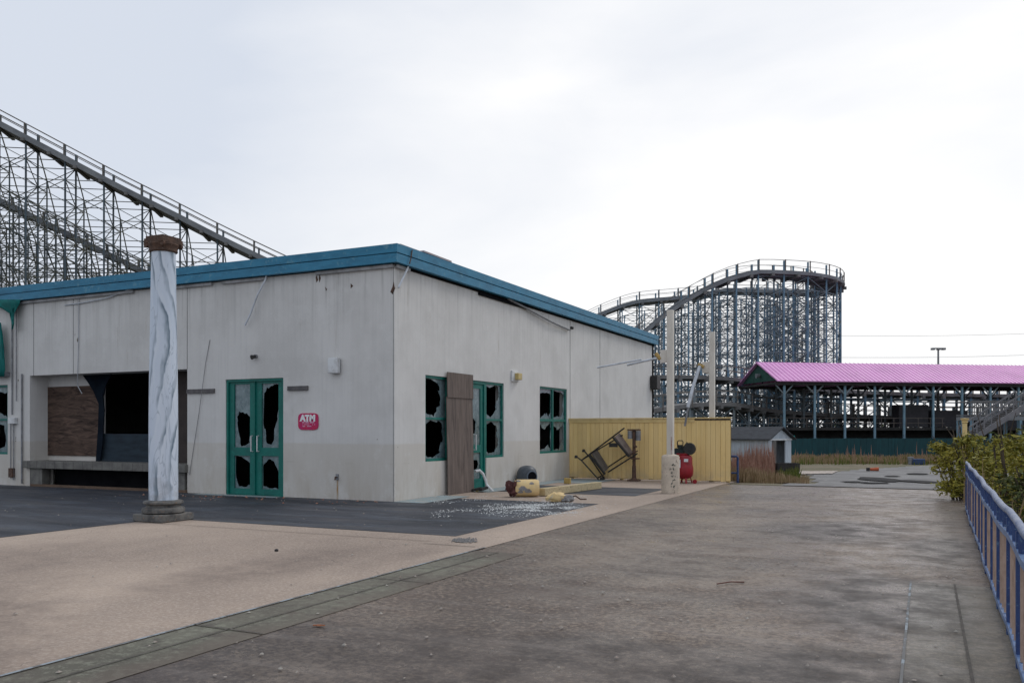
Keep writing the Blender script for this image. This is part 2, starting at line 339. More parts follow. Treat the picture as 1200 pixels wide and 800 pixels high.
M_LEAFG = leafmat('deep_green_leaves', (0.09, 0.115, 0.035), (0.05, 0.065, 0.024), (0.16, 0.16, 0.04))
M_LEAFB = leafmat('brown_green_leaves', (0.10, 0.09, 0.04), (0.08, 0.06, 0.03), (0.14, 0.11, 0.045))
M_DRY = leafmat('dry_tan_grass_blades', (0.36, 0.25, 0.155), (0.26, 0.18, 0.11), (0.20, 0.17, 0.07))
M_REED = leafmat('russet_reed_blades', (0.34, 0.18, 0.13), (0.24, 0.12, 0.09), (0.42, 0.29, 0.22))
M_GRASS = leafmat('green_grass_blades', (0.07, 0.11, 0.02), (0.09, 0.11, 0.03), (0.20, 0.18, 0.03))
M_SHARD = simple('crushed_glass_crumbs', (0.60, 0.61, 0.60), (0.30, 0.32, 0.32), 25, 0.35, spec=0.6)

# ---------------------------------------------------------------- mesh builder
ORG = {}
class MB:
    def __init__(s): s.v = []; s.f = []; s.mi = []; s.cuts = []
    def cut(s): s.cuts.append((len(s.v), len(s.f))); return s
    def split(s, name, mat, parent, **k):
        """one object per recorded piece"""
        cs = [(0, 0)] + [c for c in s.cuts if c[0] > 0] + [(len(s.v), len(s.f))]; out = []
        for (v0, f0), (v1, f1) in zip(cs, cs[1:]):
            if v1 <= v0: continue
            p = MB(); p.v = s.v[v0:v1]; p.f = [[i-v0 for i in f] for f in s.f[f0:f1]]; p.mi = s.mi[f0:f1]
            out.append(p.build(name, mat, parent, **k))
        return out
    def add(s, vs, fs, mi=0):
        o = len(s.v); s.v += [Vector(a) for a in vs]
        for f in fs: s.f.append([i+o for i in f]); s.mi.append(mi)
        return s
    def box(s, x0, x1, y0, y1, z0, z1, mi=0):
        return s.add([(x0,y0,z0),(x1,y0,z0),(x1,y1,z0),(x0,y1,z0),(x0,y0,z1),(x1,y0,z1),(x1,y1,z1),(x0,y1,z1)],
              [(0,3,2,1),(4,5,6,7),(0,1,5,4),(1,2,6,5),(2,3,7,6),(3,0,4,7)], mi)
    def obox(s, c, ax, ay, az, mi=0):
        """oriented box from centre and three half-axis vectors"""
        c, ax, ay, az = map(Vector, (c, ax, ay, az)); vs = []
        for k in (-1, 1):
            for (i, j) in ((-1,-1),(1,-1),(1,1),(-1,1)): vs.append(c+ax*i+ay*j+az*k)
        return s.add(vs, [(0,3,2,1),(4,5,6,7),(0,1,5,4),(1,2,6,5),(2,3,7,6),(3,0,4,7)], mi)
    def beam(s, p, q, w, h=None, up=(0,0,1), mi=0):
        p, q = Vector(p), Vector(q); h = h or w; d = q-p
        if d.length < 1e-6: return s
        d.normalize(); up = Vector(up)
        if abs(d.dot(up)) > 0.98: up = Vector((CA, SA, 0)) if abs(d.z) > 0.9 else Vector((0,0,1))
        a = d.cross(up).normalized(); b = a.cross(d).normalized()
        return s.obox((p+q)/2, d*((q-p).length/2), a*(w/2), b*(h/2), mi)
    def tube(s, pts, r, n=8, cap=True, mi=0):
        pts = [Vector(p) for p in pts]; rs = r if isinstance(r, (list, tuple)) else [r]*len(pts)
        o = len(s.v); a = None
        for i, p in enumerate(pts):
            d = (pts[min(i+1, len(pts)-1)] - pts[max(i-1, 0)]).normalized()
            if a is None: a = d.orthogonal().normalized()
            else:
                a = (a - d*a.dot(d)).normalized()
            b = d.cross(a)
            for k in range(n):
                t = 2*math.pi*k/n; s.v.append(p + (a*math.cos(t)+b*math.sin(t))*rs[i])
        for i in range(len(pts)-1):
            for k in range(n):
                k2 = (k+1) % n
                s.f.append([o+i*n+k, o+i*n+k2, o+(i+1)*n+k2, o+(i+1)*n+k]); s.mi.append(mi)
        if cap:
            s.f.append([o+k for k in range(n)][::-1]); s.mi.append(mi)
            s.f.append([o+(len(pts)-1)*n+k for k in range(n)]); s.mi.append(mi)
        return s
    def lathe(s, c, prof, n=24, mi=0, rot=0):
        """prof: (r, z) from bottom to top round a vertical axis"""
        return s.tube2([(c[0], c[1], c[2]+z) for r, z in prof], [r for r, z in prof], n, mi, rot)
    def tube2(s, pts, rs, n, mi=0, rot=0):
        o = len(s.v)
        for p, r in zip(pts, rs):
            for k in range(n):
                t = 2*math.pi*k/n + rot; s.v.append(Vector((p[0]+r*math.cos(t), p[1]+r*math.sin(t), p[2])))
        for i in range(len(pts)-1):
            for k in range(n):
                k2 = (k+1) % n; s.f.append([o+i*n+k, o+i*n+k2, o+(i+1)*n+k2, o+(i+1)*n+k]); s.mi.append(mi)
        s.f.append([o+k for k in range(n)][::-1]); s.mi.append(mi)
        s.f.append([o+(len(pts)-1)*n+k for k in range(n)]); s.mi.append(mi)
        return s
    def prism(s, poly, ext, mi=0):
        n = len(poly); e = Vector(ext); P = [Vector(p) for p in poly]
        return s.add(P+[p+e for p in P], [list(range(n))[::-1], list(range(n, 2*n))] + [[i, (i+1) % n, (i+1) % n+n, i+n] for i in range(n)], mi)
    def build(s, name, mat, parent=None, origin=None, smooth=False, bevel=0, jit=0):
        me = bpy.data.meshes.new(name)
        if parent is not None: og = ORG[parent.name]
        else:
            if origin is None:
                xs = [v.x for v in s.v]; ys = [v.y for v in s.v]; zs = [v.z for v in s.v]
                origin = ((min(xs)+max(xs))/2, (min(ys)+max(ys))/2, min(zs))
            og = Vector(origin)
        me.from_pydata([tuple(v-og) for v in s.v], [], s.f)
        for m in (mat if isinstance(mat, (list, tuple)) else [mat]): me.materials.append(m)
        me.polygons.foreach_set('material_index', s.mi)
        if smooth: me.polygons.foreach_set('use_smooth', [True]*len(me.polygons))
        me.update()
        o = bpy.data.objects.new(name, me); COL.objects.link(o)
        if parent is not None: o.parent = parent
        else: o.location = og
        ORG[o.name] = og
        if bevel:
            b = o.modifiers.new('bevel', 'BEVEL'); b.width = bevel; b.segments = 2; b.limit_method = 'ANGLE'
        if smooth:
            try: me.set_sharp_from_angle(angle=R(35))
            except Exception: pass
        return o
def tag(o, label=None, cat=None, group=None, kind=None):
    if label: o['label'] = label
    if cat: o['category'] = cat
    if group: o['group'] = group
    if kind: o['kind'] = kind
    return o
def thing(name, label, cat, loc, group=None):
    o = bpy.data.objects.new(name, None); COL.objects.link(o); o.empty_display_size = 0.2
    o.location = loc; ORG[o.name] = Vector(loc); return tag(o, label, cat, group)
def copy_thing(o, offset, label):
    c = o.copy(); COL.objects.link(c); c.location = o.location + Vector(offset); c['label'] = label
    for ch in o.children:
        d = ch.copy(); COL.objects.link(d); d.parent = c
        for g in ch.children:
            e = g.copy(); COL.objects.link(e); e.parent = d
    return c
def struct(o): return tag(o, kind='structure')
def panel(mb, axis, rect, holes, n0, n1):
    """wall sheet with rectangular holes. axis 'y': faces -y, outer plane n0; 'x': faces +x. slot 1 = inner side"""
    a0, a1, z0, z1 = rect
    A = sorted({a0, a1, *[h[0] for h in holes], *[h[1] for h in holes]}); A = [a for a in A if a0-1e-6 <= a <= a1+1e-6]
    Z = sorted({z0, z1, *[h[2] for h in holes], *[h[3] for h in holes]}); Z = [z for z in Z if z0-1e-6 <= z <= z1+1e-6]
    P = (lambda a, n, z: (a, n, z)) if axis == 'y' else (lambda a, n, z: (n, a, z))
    def solid(i, j):
        if i < 0 or j < 0 or i >= len(A)-1 or j >= len(Z)-1: return False
        ca, cz = (A[i]+A[i+1])/2, (Z[j]+Z[j+1])/2
        return not any(h[0] < ca < h[1] and h[2] < cz < h[3] for h in holes)
    for i in range(len(A)-1):
        for j in range(len(Z)-1):
            if not solid(i, j): continue
            l, r, b, t = A[i], A[i+1], Z[j], Z[j+1]
            mb.add([P(l,n0,b), P(r,n0,b), P(r,n0,t), P(l,n0,t)], [(0,1,2,3)])
            mb.add([P(l,n1,b), P(r,n1,b), P(r,n1,t), P(l,n1,t)], [(3,2,1,0)], 1)
            if not solid(i-1, j): mb.add([P(l,n0,b), P(l,n1,b), P(l,n1,t), P(l,n0,t)], [(0,1,2,3)])
            if not solid(i+1, j): mb.add([P(r,n0,b), P(r,n1,b), P(r,n1,t), P(r,n0,t)], [(3,2,1,0)])
            if not solid(i, j-1): mb.add([P(l,n0,b), P(r,n0,b), P(r,n1,b), P(l,n1,b)], [(3,2,1,0)])
            if not solid(i, j+1): mb.add([P(l,n0,t), P(r,n0,t), P(r,n1,t), P(l,n1,t)], [(0,1,2,3)])
    return mb
def jag(poly, amp, seed, sub=3):
    rnd = random.Random(seed); out = []
    for i in range(len(poly)):
        a, b = poly[i], poly[(i+1) % len(poly)]
        for k in range(sub):
            t = k/sub; j = amp*(2.6 if rnd.random() < .3 else .7) if k else amp*0.7
            out.append((min(.975, max(.025, a[0]+(b[0]-a[0])*t + rnd.uniform(-j, j))), min(.985, max(.015, a[1]+(b[1]-a[1])*t + rnd.uniform(-j, j)))))
    return out
def pane(parent, axis, n, rect, hole, seed=0, amp=0.025, name='glass_pane'):
    """broken pane: rect (a0,a1,z0,z1), hole polygon in 0..1 of the rect as seen from outside (0,0 = lower left)"""
    a0, a1, z0, z1 = rect
    P = (lambda a, z: Vector((a, n, z))) if axis == 'y' else (lambda a, z: Vector((n, a, z)))
    outer = [P(a0,z0), P(a1,z0), P(a1,z1), P(a0,z1)]
    mb = MB()
    if hole:
        h = jag(hole, amp, seed)
        inner = [P(a0+(a1-a0)*x, z0+(z1-z0)*y) for x, y in h]
        if axis == 'x': flat = [[Vector((p.y, p.z, 0)) for p in L] for L in (outer, inner)]
        else: flat = [[Vector((p.x, p.z, 0)) for p in L] for L in (outer, inner)]
        tris = tessellate_polygon(flat); mb.add(outer+inner, [list(t) for t in tris])
    else: mb.add(outer, [(0,1,2,3)])
    o = mb.build(name, M_GLASS, parent)
    s = o.modifiers.new('thick', 'SOLIDIFY'); s.thickness = 0.008
    return o

# ================================================================= SETTING: ground
PX0, PX1, PY0, PY1 = -60.0, 0.80, -8.0, 24.0
def terr(x, y):
    far = -0.85
    if y <= PY1 and x <= PX1: return -0.6
    if y > PY1:
        t = min(1, max(0, (y-PY1)/13.0)); n = -0.012 - (abs(far)-0.012)*(t*t*(3-2*t))
        if x > PX1:
            k = min(1, (x-PX1)/1.2); n = n*(1-k) + far*k
        z = n
    else: z = far
    d = math.hypot(x, y)
    if PY1 < y < PY1+1 and x <= PX1: return z
    return z + 0.05*noise.noise(Vector((x*0.25, y*0.25, 0)))*min(1, max(0, y-PY1)/8 if y > PY1 else 1) + (0.0 if d < 400 else 0)
xs = [-3000,-1500,-700,-350,-200,-140,-100,-70] + [(-60+3*i) for i in range(20)] + [0, PX1-0.002, PX1, 1.1, 1.5, 2.0] + [3+1.5*i for i in range(26)] + [50,60,75,100,140,200,350,700,1500,3000]
ys = [-3000,-1200,-500,-200,-80,-30,-8,0,8,16,PY1-0.002,PY1] + [24.6+0.8*i for i in range(60)] + [74,78,84,92,104,120,140,180,260,400,800,1500,3000]
g = MB()
for y in ys:
    for x in xs: g.v.append(Vector((x, y, terr(x, y))))
nx = len(xs)
for j in range(len(ys)-1):
    for i in range(nx-1):
        g.f.append([j*nx+i, j*nx+i+1, (j+1)*nx+i+1, (j+1)*nx+i]); g.mi.append(0)
struct(g.build('ground', M_SOIL, origin=(0,0,0), smooth=True))
def drop(o, dz=0): return o
# plaza slab
m = MB(); m.box(PX0, PX1, PY0, PY1, -0.95, 0.0); m.box(PX0, -9.9, PY1, 37, -0.95, 0.0)
m.box(-9.9, -5.0, PY1, 25.6, -0.95, 0.0)
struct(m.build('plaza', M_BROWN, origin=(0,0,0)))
def sheet(name, mat, x0, x1, y0, y1, z):
    m = MB(); m.add([(x0,y0,z),(x1,y0,z),(x1,y1,z),(x0,y1,z)], [(0,1,2,3)]); return struct(m.build(name, mat, origin=(0,0,0)))
# tan concrete in front, its border and the band up to the fence
m = MB()
def q(x0, x1, y0, y1, z): m.add([(x0,y0,z),(x1,y0,z),(x1,y1,z),(x0,y1,z)], [(0,1,2,3)])
q(-60, -5.06, -8, 25.4, 0.004)
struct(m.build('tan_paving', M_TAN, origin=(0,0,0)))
m = MB()
q(-60, -11.62, -8, 10.55, 0.008); q(-60, -5.98, 10.55, 16.45, 0.008); q(-10.0, -5.95, 18.75, 21.35, 0.008)
struct(m.build('asphalt', M_ASPH, origin=(0,0,0)))
m = MB(); q(-5.06, -4.38, -8, 9.4, 0.004); struct(m.build('green_strip', M_GREEN, origin=(0,0,0)))
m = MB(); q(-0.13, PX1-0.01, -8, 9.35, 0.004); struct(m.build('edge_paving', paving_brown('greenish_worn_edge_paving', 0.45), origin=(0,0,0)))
m = MB(); q(-10.0, -9.25, 15.0, 17.0, 0.012); q(-10.0, -9.45, 18.3, 24.6, 0.012); q(-15.4, -13.0, 14.75, 15.07, 0.012)
q(-10.0, -8.4, 22.6, 24.6, 0.0125)
struct(m.build('blue_wash_paving', M_BLUEWASH, origin=(0,0,0)))
m = MB()
for (x0,x1,y0,y1) in [(-5.98,-5.2,9.68,9.70),(-11.6,-5.98,9.9,9.915),(-4.72,-4.705,-8,9.4),(0.245,0.262,-8,9.35),
                      (-5.06,-4.38,7.2,7.215),(-5.06,-4.38,4.86,4.88),(-60,-4.38,-3,-2.98)]:
    q(x0,x1,y0,y1,0.0125)
struct(m.build('paving_joint', M_JOINT, origin=(0,0,0)))
m = MB(); q(-5.075,-5.045,-8,9.7,0.0125); q(-0.14,-0.122,-8,9.35,0.0125)
struct(m.build('pale_joint', M_CAULK, origin=(0,0,0)))
# old road beyond the plaza, following the terrain
def draped(name, mat, poly, z, step=1.0):
    """poly in camera-floor coordinates (X, Y) -> grid cells inside it, laid on the terrain"""
    W = [c2w(x, y) for x, y in poly]
    def inside(p):
        c = False; n = len(W)
        for i in range(n):
            a, b = W[i], W[(i+1) % n]
            if (a.y > p[1]) != (b.y > p[1]) and p[0] < (b.x-a.x)*(p[1]-a.y)/(b.y-a.y)+a.x: c = not c
        return c
    m = MB(); x0 = min(p.x for p in W); x1 = max(p.x for p in W); y0 = min(p.y for p in W); y1 = max(p.y for p in W)
    idx = {}
    def vid(i, j):
        if (i, j) not in idx:
            x, y = x0+i*step, y0+j*step
            idx[(i, j)] = len(m.v); m.v.append(Vector((x, y, terr(x, y)+z)))
        return idx[(i, j)]
    for i in range(int((x1-x0)/step)+1):
        for j in range(int((y1-y0)/step)+1):
            if inside((x0+(i+.5)*step, y0+(j+.5)*step)):
                m.f.append([vid(i,j), vid(i+1,j), vid(i+1,j+1), vid(i,j+1)]); m.mi.append(0)
    return m.build(name, mat, origin=(0,0,0), smooth=True)
def P2(u, v):      # terrain point seen at a pixel of the survey, on the lower ground
    Y = (EYE+0.85)*F/(v-504); return ((u-600)/F*Y, Y)
road = [(7.3,23.3),(9.0,28),(12,33)] + [P2(948,556), P2(985,552.5), P2(1020,549), P2(1060,546.5), P2(1130,545), P2(1300,546), P2(1300,575), (13.5,28), (12.6,20.9)]
struct(draped('road', M_ROAD, road, 0.022, 0.4))
sb = [P2(925,557), P2(925,553.3), P2(985,552.6), P2(975,556)]
struct(draped('pavement', simple('pale_pink_concrete', (0.42,0.36,0.31), (0.33,0.29,0.26), 1, 0.85), sb, 0.06, 0.3))
# wet patches
for k, (u, v, ru, rv) in enumerate([(1033,560.5,22,2.4),(1078,563,16,1.7),(1110,552,12,1.3),(1076,554,12,0.8),(1000,563,14,.9),(1045,556,9,.6),(1025,564.5,18,.8)]):
    Y = (EYE+0.76)*F/(v-504); X = (u-600)/F*Y; rx = ru/F*Y; ry = rv/F*Y*Y/2.26
    c = c2w(X, Y); pts = []
    for i in range(40):
        a = i/40*2*math.pi; w = 1+0.38*noise.noise(Vector((math.cos(a)*1.6, math.sin(a)*1.6, k*9.3)))
        p = c2w(X+rx*math.cos(a)*w, Y+ry*math.sin(a)*w); p.z = terr(p.x, p.y)+0.06; pts.append(p)
    cc = Vector(c); cc.z = terr(c.x, c.y)+0.06
    m = MB(); m.add([cc]+pts, [(0, i+1, (i+1) % 40+1) for i in range(40)]); struct(m.build('puddle', M_WET, origin=(0,0,0)))

# ================================================================= BUILDING
WX, WY = -10.01, 15.08; XL = -34.0; YB = 34.07; ZT = 5.02
B = thing('building', 'long off-white windowless-looking block building with teal-blue roof edge and broken green windows', 'building', (-20, 24, 0))
B['label'] = 'long grey-white flat-roofed building with blue roof edge and smashed green-framed windows'
fw = lambda u, v: onY(u, v, WY)
rw = lambda u, v: onX(u, v, WX)
def frect(u0, v0, u1, v1):
    a = fw(u0, (v0+v1)/2).x; b = fw(u1, (v0+v1)/2).x; return a, b
# opening sizes
dx0, dx1 = fw(264.5, 500).x, fw(332, 500).x; dzt = fw(298, 443.5).z
ox0, ox1 = fw(35, 500).x, fw(219.5, 500).x; ozt = fw(120, 436.5).z
lx0, lx1 = fw(-40, 500).x, fw(9, 500).x; lz0, lz1 = fw(0, 532).z, fw(0, 451).z
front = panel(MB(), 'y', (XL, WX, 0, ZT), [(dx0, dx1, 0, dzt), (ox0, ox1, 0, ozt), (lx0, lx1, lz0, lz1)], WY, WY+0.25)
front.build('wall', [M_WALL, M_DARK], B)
w1 = (rw(498.5,490).y, rw(526.5,490).y, rw(512,540).z, rw(512,440.5).z)
dr = (rw(526.5,500).y, rw(570,500).y, 0.0, rw(562,446).z)
w2 = (rw(570,490).y, rw(590.5,490).y, rw(580,530).z, rw(580,448).z)
w3 = (rw(632.5,490).y, rw(664.5,490).y, rw(648,530.5).z, rw(648,454).z)
dr = (dr[0], dr[1], 0.0, w2[3]); w1 = (w1[0], w1[1], w1[2], w2[3]); w2 = (w2[0], w2[1], w1[2], w2[3])
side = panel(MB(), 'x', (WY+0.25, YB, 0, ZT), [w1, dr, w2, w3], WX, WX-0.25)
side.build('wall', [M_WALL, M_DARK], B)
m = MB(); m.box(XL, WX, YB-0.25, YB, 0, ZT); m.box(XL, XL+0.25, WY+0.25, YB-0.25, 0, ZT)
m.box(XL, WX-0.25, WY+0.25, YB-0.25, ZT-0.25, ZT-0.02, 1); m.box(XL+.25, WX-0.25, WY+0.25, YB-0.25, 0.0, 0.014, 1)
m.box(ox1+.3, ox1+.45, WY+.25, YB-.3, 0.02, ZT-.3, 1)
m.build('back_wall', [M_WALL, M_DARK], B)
m = MB(); m.box(XL, WX, WY, YB, ZT+0.002, ZT+0.30); m.build('roof', simple('grey_roof_felt', (0.2,0.2,0.2), None, 2, 0.9), B)
# fascia with two steps, mitred along both faces
zf0, zf1, zf2, zf3 = 4.985, 5.165, 5.185, 5.36
def fascia_profile(): return [(0.03, zf0), (0.16, zf0), (0.165, zf1), (0.135, zf1), (0.135, zf2), (0.175, zf2), (0.185, zf3), (0.03, zf3)]
m = MB(); pr = fascia_profile(); n = len(pr)
ringA = [(XL, WY-d, z) for d, z in pr]; ringB = [(WX+d, WY-d, z) for d, z in pr]; ringC = [(WX+d, YB+0.1, z) for d, z in pr]
m.add(ringA+ringB+ringC, [[i, (i+1) % n, (i+1) % n+n, i+n] for i in range(n)] + [[n+i, n+(i+1) % n, 2*n+(i+1) % n, 2*n+i] for i in range(n)] + [list(range(2*n, 3*n))])
m.build('fascia', M_TEALF, B)
m = MB()
yA, yB = rw(488,300).y, rw(521,310).y
m.beam((WX+0.14, yA, zf3+0.03), (WX+0.14, yB, zf3+0.015), 0.1, 0.035)
m.beam((WX+0.10, WY-0.02, zf3+0.012), (WX+0.10, yA-2.0+2.0, zf3+0.008), 0.12, 0.02)
m.build('loose_coping', simple('pinkish_bare_coping', (0.30,0.30,0.34), (0.40,0.33,0.33), 4, 0.6), B)
# soffit trim strips under the fascia, broken in places
m = MB()
for (u0, u1) in [(18, 158), (206, 250), (262, 312), (372, 462)]:
    a, b = fw(u0, 320).x, fw(u1, 320).x; m.box(a, min(b, WX+0.06), WY-0.07, WY-0.002, 4.90, 4.965); m.cut()
ya, yb = WY, rw(478,308).y; m.box(WX+0.002, WX+0.07, ya, yb, 4.90, 4.965)
m.split('soffit_trim', M_SOFFIT, B)
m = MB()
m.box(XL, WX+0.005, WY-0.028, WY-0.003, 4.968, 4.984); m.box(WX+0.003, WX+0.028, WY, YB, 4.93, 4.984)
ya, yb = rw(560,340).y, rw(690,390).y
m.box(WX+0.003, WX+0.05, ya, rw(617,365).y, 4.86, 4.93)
m.build('soffit_shadow', M_DARK, B)  # dark strips added as painted shadow under the fascia
# panel joints in the walls
m = MB()
for u in (668, 703):
    y = rw(u, 400).y; m.box(WX+0.001, WX+0.006, y-0.008, y+0.008, 0, 4.92); m.cut()
for u in (39.5, 219.5, 86):
    x = fw(u, 400).x; m.box(x-0.006, x+0.006, WY-0.005, WY-0.001, ozt if u != 219.5 else ozt+0.0, 4.9); m.cut()
m.box(WX-0.03, WX-0.022, WY-0.004, WY-0.001, 0, 4.9)
m.split('wall_joint', simple('grey_joint_line', (0.17,0.17,0.17), None, 5, 0.9), B)
# damage: dark gouges near the corner
m = MB()
def gouge(pts, n=0.004):
    P = [fw(u, v) for u, v in pts]; P = [Vector((p.x, WY-n, p.z)) for p in P]; m.prism(P[::-1], (0, n-0.001, 0)); m.cut()
gouge([(461.5,330),(463,338),(460.5,345),(457.5,342),(460,336)]); gouge([(371,322),(373,328),(371,331),(370,326)]); gouge([(374.5,321),(376,326),(374.5,331),(373.6,326)])
gouge([(381,336),(383.5,339),(382,341)]); gouge([(411,332),(414,335),(411,338)])
P = [rw(u, v) for u, v in ((479,306),(468,336))]
m.split('wall_gouge', M_RUST, B)

# --- double glass door on the front
D = MB(); dn0 = WY+0.06; dn1 = WY+0.12
fr = 0.07
mid = (dx0+dx1)/2
def dpx(a, b):   # pixel of the door close-up to (x, z)
    p = onY(250+a/5, 430+b/5, dn0); return p.x, p.z
panel(D, 'y', (dx0+0.001, dx1-0.001, 0.0, dzt-0.001), [(dx0+0.06, mid-0.005, 0.02, dzt-0.06), (mid+0.005, dx1-0.06, 0.02, dzt-0.06)], WY+0.02, WY+0.16)
DO = D.build('door_frame', [M_GREENP, M_GREENP], B)
panes_front = []
for k, (a0, a1) in enumerate(((dx0+0.062, mid-0.004), (mid+0.004, dx1-0.062))):
    h = []
    wpx = 0.17
    for (za, zb) in ((dpx(0,468)[1], dpx(0,105)[1]), (dpx(0,703)[1], dpx(0,515)[1])):
        h.append((a0+wpx*0.85, a1-wpx, za, zb) if k == 0 else (a0+wpx, a1-wpx*0.75, za, zb))
    lf = panel(MB(), 'y', (a0, a1, 0.025, dzt-0.062), h, dn0, dn1).build('door_leaf', [M_GREENP, M_GREENP], B)
    panes_front.append((lf, h))
    xh = mid-0.09 if k == 0 else mid+0.09
    hm = MB(); hm.tube([(xh, dn0, 1.35), (xh, dn0-0.07, 1.35), (xh, dn0-0.07, 1.0), (xh, dn0, 1.0)], 0.013, 8)
    z0 = dpx(0, 490)[1]; z1 = dpx(0, 402)[1]
    hm = MB(); hm.tube([(xh, dn0+.01, z1), (xh, dn0-0.06, z1), (xh, dn0-0.06, z0), (xh, dn0+.01, z0)], 0.014, 8)
    hm.build('handle', M_WHITE, lf)
def norm(pts, x0, x1, y0, y1): return [((x-x0)/(x1-x0), 1-(y-y0)/(y1-y0)) for x, y in pts]
H_LT = norm([(122,290),(150,265),(190,275),(216,300),(216,370),(210,440),(175,462),(145,462),(138,400),(125,350)], 108, 220, 105, 468)
H_RT = norm([(284,160),(320,130),(360,108),(396,110),(394,220),(382,310),(358,370),(356,430),(338,446),(300,442),(292,370),(278,330)], 272, 397, 105, 468)
H_LB = norm([(110,515),(150,522),(214,556),(215,670),(190,695),(130,692),(106,620)], 105, 218, 515, 703)
H_RB = norm([(320,532),(350,545),(384,600),(388,698),(340,700),(272,685),(273,572),(300,545)], 270, 390, 515, 703)
for (lf, h), (t, b) in zip(panes_front, ((H_LT, H_LB), (H_RT, H_RB))):
    pane(lf, 'y', dn0+0.03, h[0], t, 3, 0.02); pane(lf, 'y', dn0+0.03, h[1], b, 5, 0.02)

# --- side windows and door
def window(axis, n, rect, cols, rows, holes, name='window', mullion=0.05, zs=None):
    a0, a1, z0, z1 = rect; fr = 0.06
    ha = []; A = [a0+fr+(a1-a0-2*fr)*i/cols for i in range(cols+1)]; Z = zs or [z0+fr+(z1-z0-2*fr)*j/rows for j in range(rows+1)]
    for j in range(rows-1, -1, -1):
        for i in range(cols):
            ha.append((A[i]+(mullion/2 if i else 0), A[i+1]-(mullion/2 if i < cols-1 else 0), Z[j]+(mullion/2 if j else 0), Z[j+1]-(mullion/2 if j < rows-1 else 0)))
    n0, n1 = (n, n-0.09) if axis == 'x' else (n, n+0.09)
    W = panel(MB(), axis, (a0+.001, a1-.001, z0+.001, z1-.001), ha, n0, n1).build(name, [M_GREENP, M_GREENP], B)
    nn = n-0.045 if axis == 'x' else n+0.045
    for k, (h, hole) in enumerate(zip(ha, holes)): pane(W, axis, nn, h, hole, int(abs(a0)*10)*7+k, 0.045)
    return W
nW = WX-0.03
HA = [(0.0,0.98),(0.35,0.97),(0.62,0.88),(0.72,0.75),(0.78,0.55),(0.76,0.3),(0.58,0.18),(0.45,0.04),(0.12,0.06),(0.03,0.2)]
HB = [(0.03,0.85),(0.3,0.97),(0.85,0.92),(0.82,0.7),(0.92,0.5),(0.75,0.3),(0.72,0.12),(0.4,0.03),(0.06,0.06)]
window('x', nW, w1, 1, 2, [HA, HB])
HC = [(0.02,0.97),(0.8,0.98),(0.92,0.8),(0.85,0.6),(0.74,0.5),(0.7,0.25),(0.5,0.12),(0.35,0.05),(0.15,0.1),(0.03,0.18)]
HD = [(0.02,0.9),(0.4,0.97),(0.75,0.85),(0.82,0.5),(0.85,0.3),(0.6,0.12),(0.25,0.04),(0.05,0.12)]
window('x', nW, w2, 1, 2, [HC, HD])
HE = [(0.03,0.82),(0.5,0.88),(0.95,0.84),(0.97,0.2),(0.75,0.1),(0.5,0.2),(0.2,0.04),(0.04,0.05)]
HF = [(0.03,0.97),(0.6,0.98),(0.97,0.9),(0.93,0.3),(0.7,0.08),(0.4,0.1),(0.04,0.04)]
HG = [(0.03,0.95),(0.2,0.85),(0.45,0.72),(0.7,0.85),(0.95,0.95),(0.97,0.1),(0.5,0.12),(0.05,0.06)]
HH = [(0.03,0.9),(0.35,0.75),(0.6,0.76),(0.9,0.88),(0.9,0.4),(0.65,0.12),(0.3,0.04),(0.04,0.05)]
window('x', nW, w3, 2, 2, [HE, HF, HG, HH], mullion=0.07)
# left-edge window on the front
window('y', WY+0.03, (lx0, lx1, lz0, lz1), 2, 2, [HF, HE, HH, HD])
# door leaf and frame on the side wall
panel_frame = panel(MB(), 'x', (dr[0]+.001, dr[1]-.001, 0, dr[3]-.001), [(dr[0]+0.06, dr[1]-0.06, 0.0, dr[3]-0.08)], nW, nW-0.12)
panel_frame.build('door_frame', [M_GREENP, M_GREENP], B)
a0, a1 = dr[0]+0.065, dr[1]-0.065
zt0, zt1 = rw(562,521).z, rw(562,455).z; zb0, zb1 = rw(562,556).z, rw(562,530).z
hs = [(a0+0.14, a1-0.14, zt0, zt1), (a0+0.14, a1-0.14, zb0-.1, zb1)]
LF = panel(MB(), 'x', (a0, a1, 0.02, dr[3]-0.085), hs, nW-0.03, nW-0.08).build('door_leaf', [M_GREENP, M_GREENP], B)
pane(LF, 'x', nW-0.055, hs[0], [(0.05,0.7),(0.35,0.78),(0.6,0.72),(0.66,0.55),(0.86,0.4),(0.82,0.2),(0.55,0.15),(0.2,0.1),(0.05,0.12)], 11)
pane(LF, 'x', nW-0.055, hs[1], [(0.05,0.75),(0.5,0.72),(0.93,0.7),(0.9,0.35),(0.6,0.3),(0.3,0.35),(0.05,0.3)], 12)
yh = rw(555.5, 518).y; hm = MB()
z0, z1 = rw(555,527).z, rw(555,509).z
hm.tube([(nW-0.03, yh+.03, z1), (nW+0.07, yh+.03, z1), (nW+0.07, yh+.03, z0), (nW-0.03, yh+.03, z0)], 0.016, 8); hm.build('handle', M_WHITE, LF)

# --- recessed service window at left of the front
RD = 0.55; yb = WY+RD
m = MB()
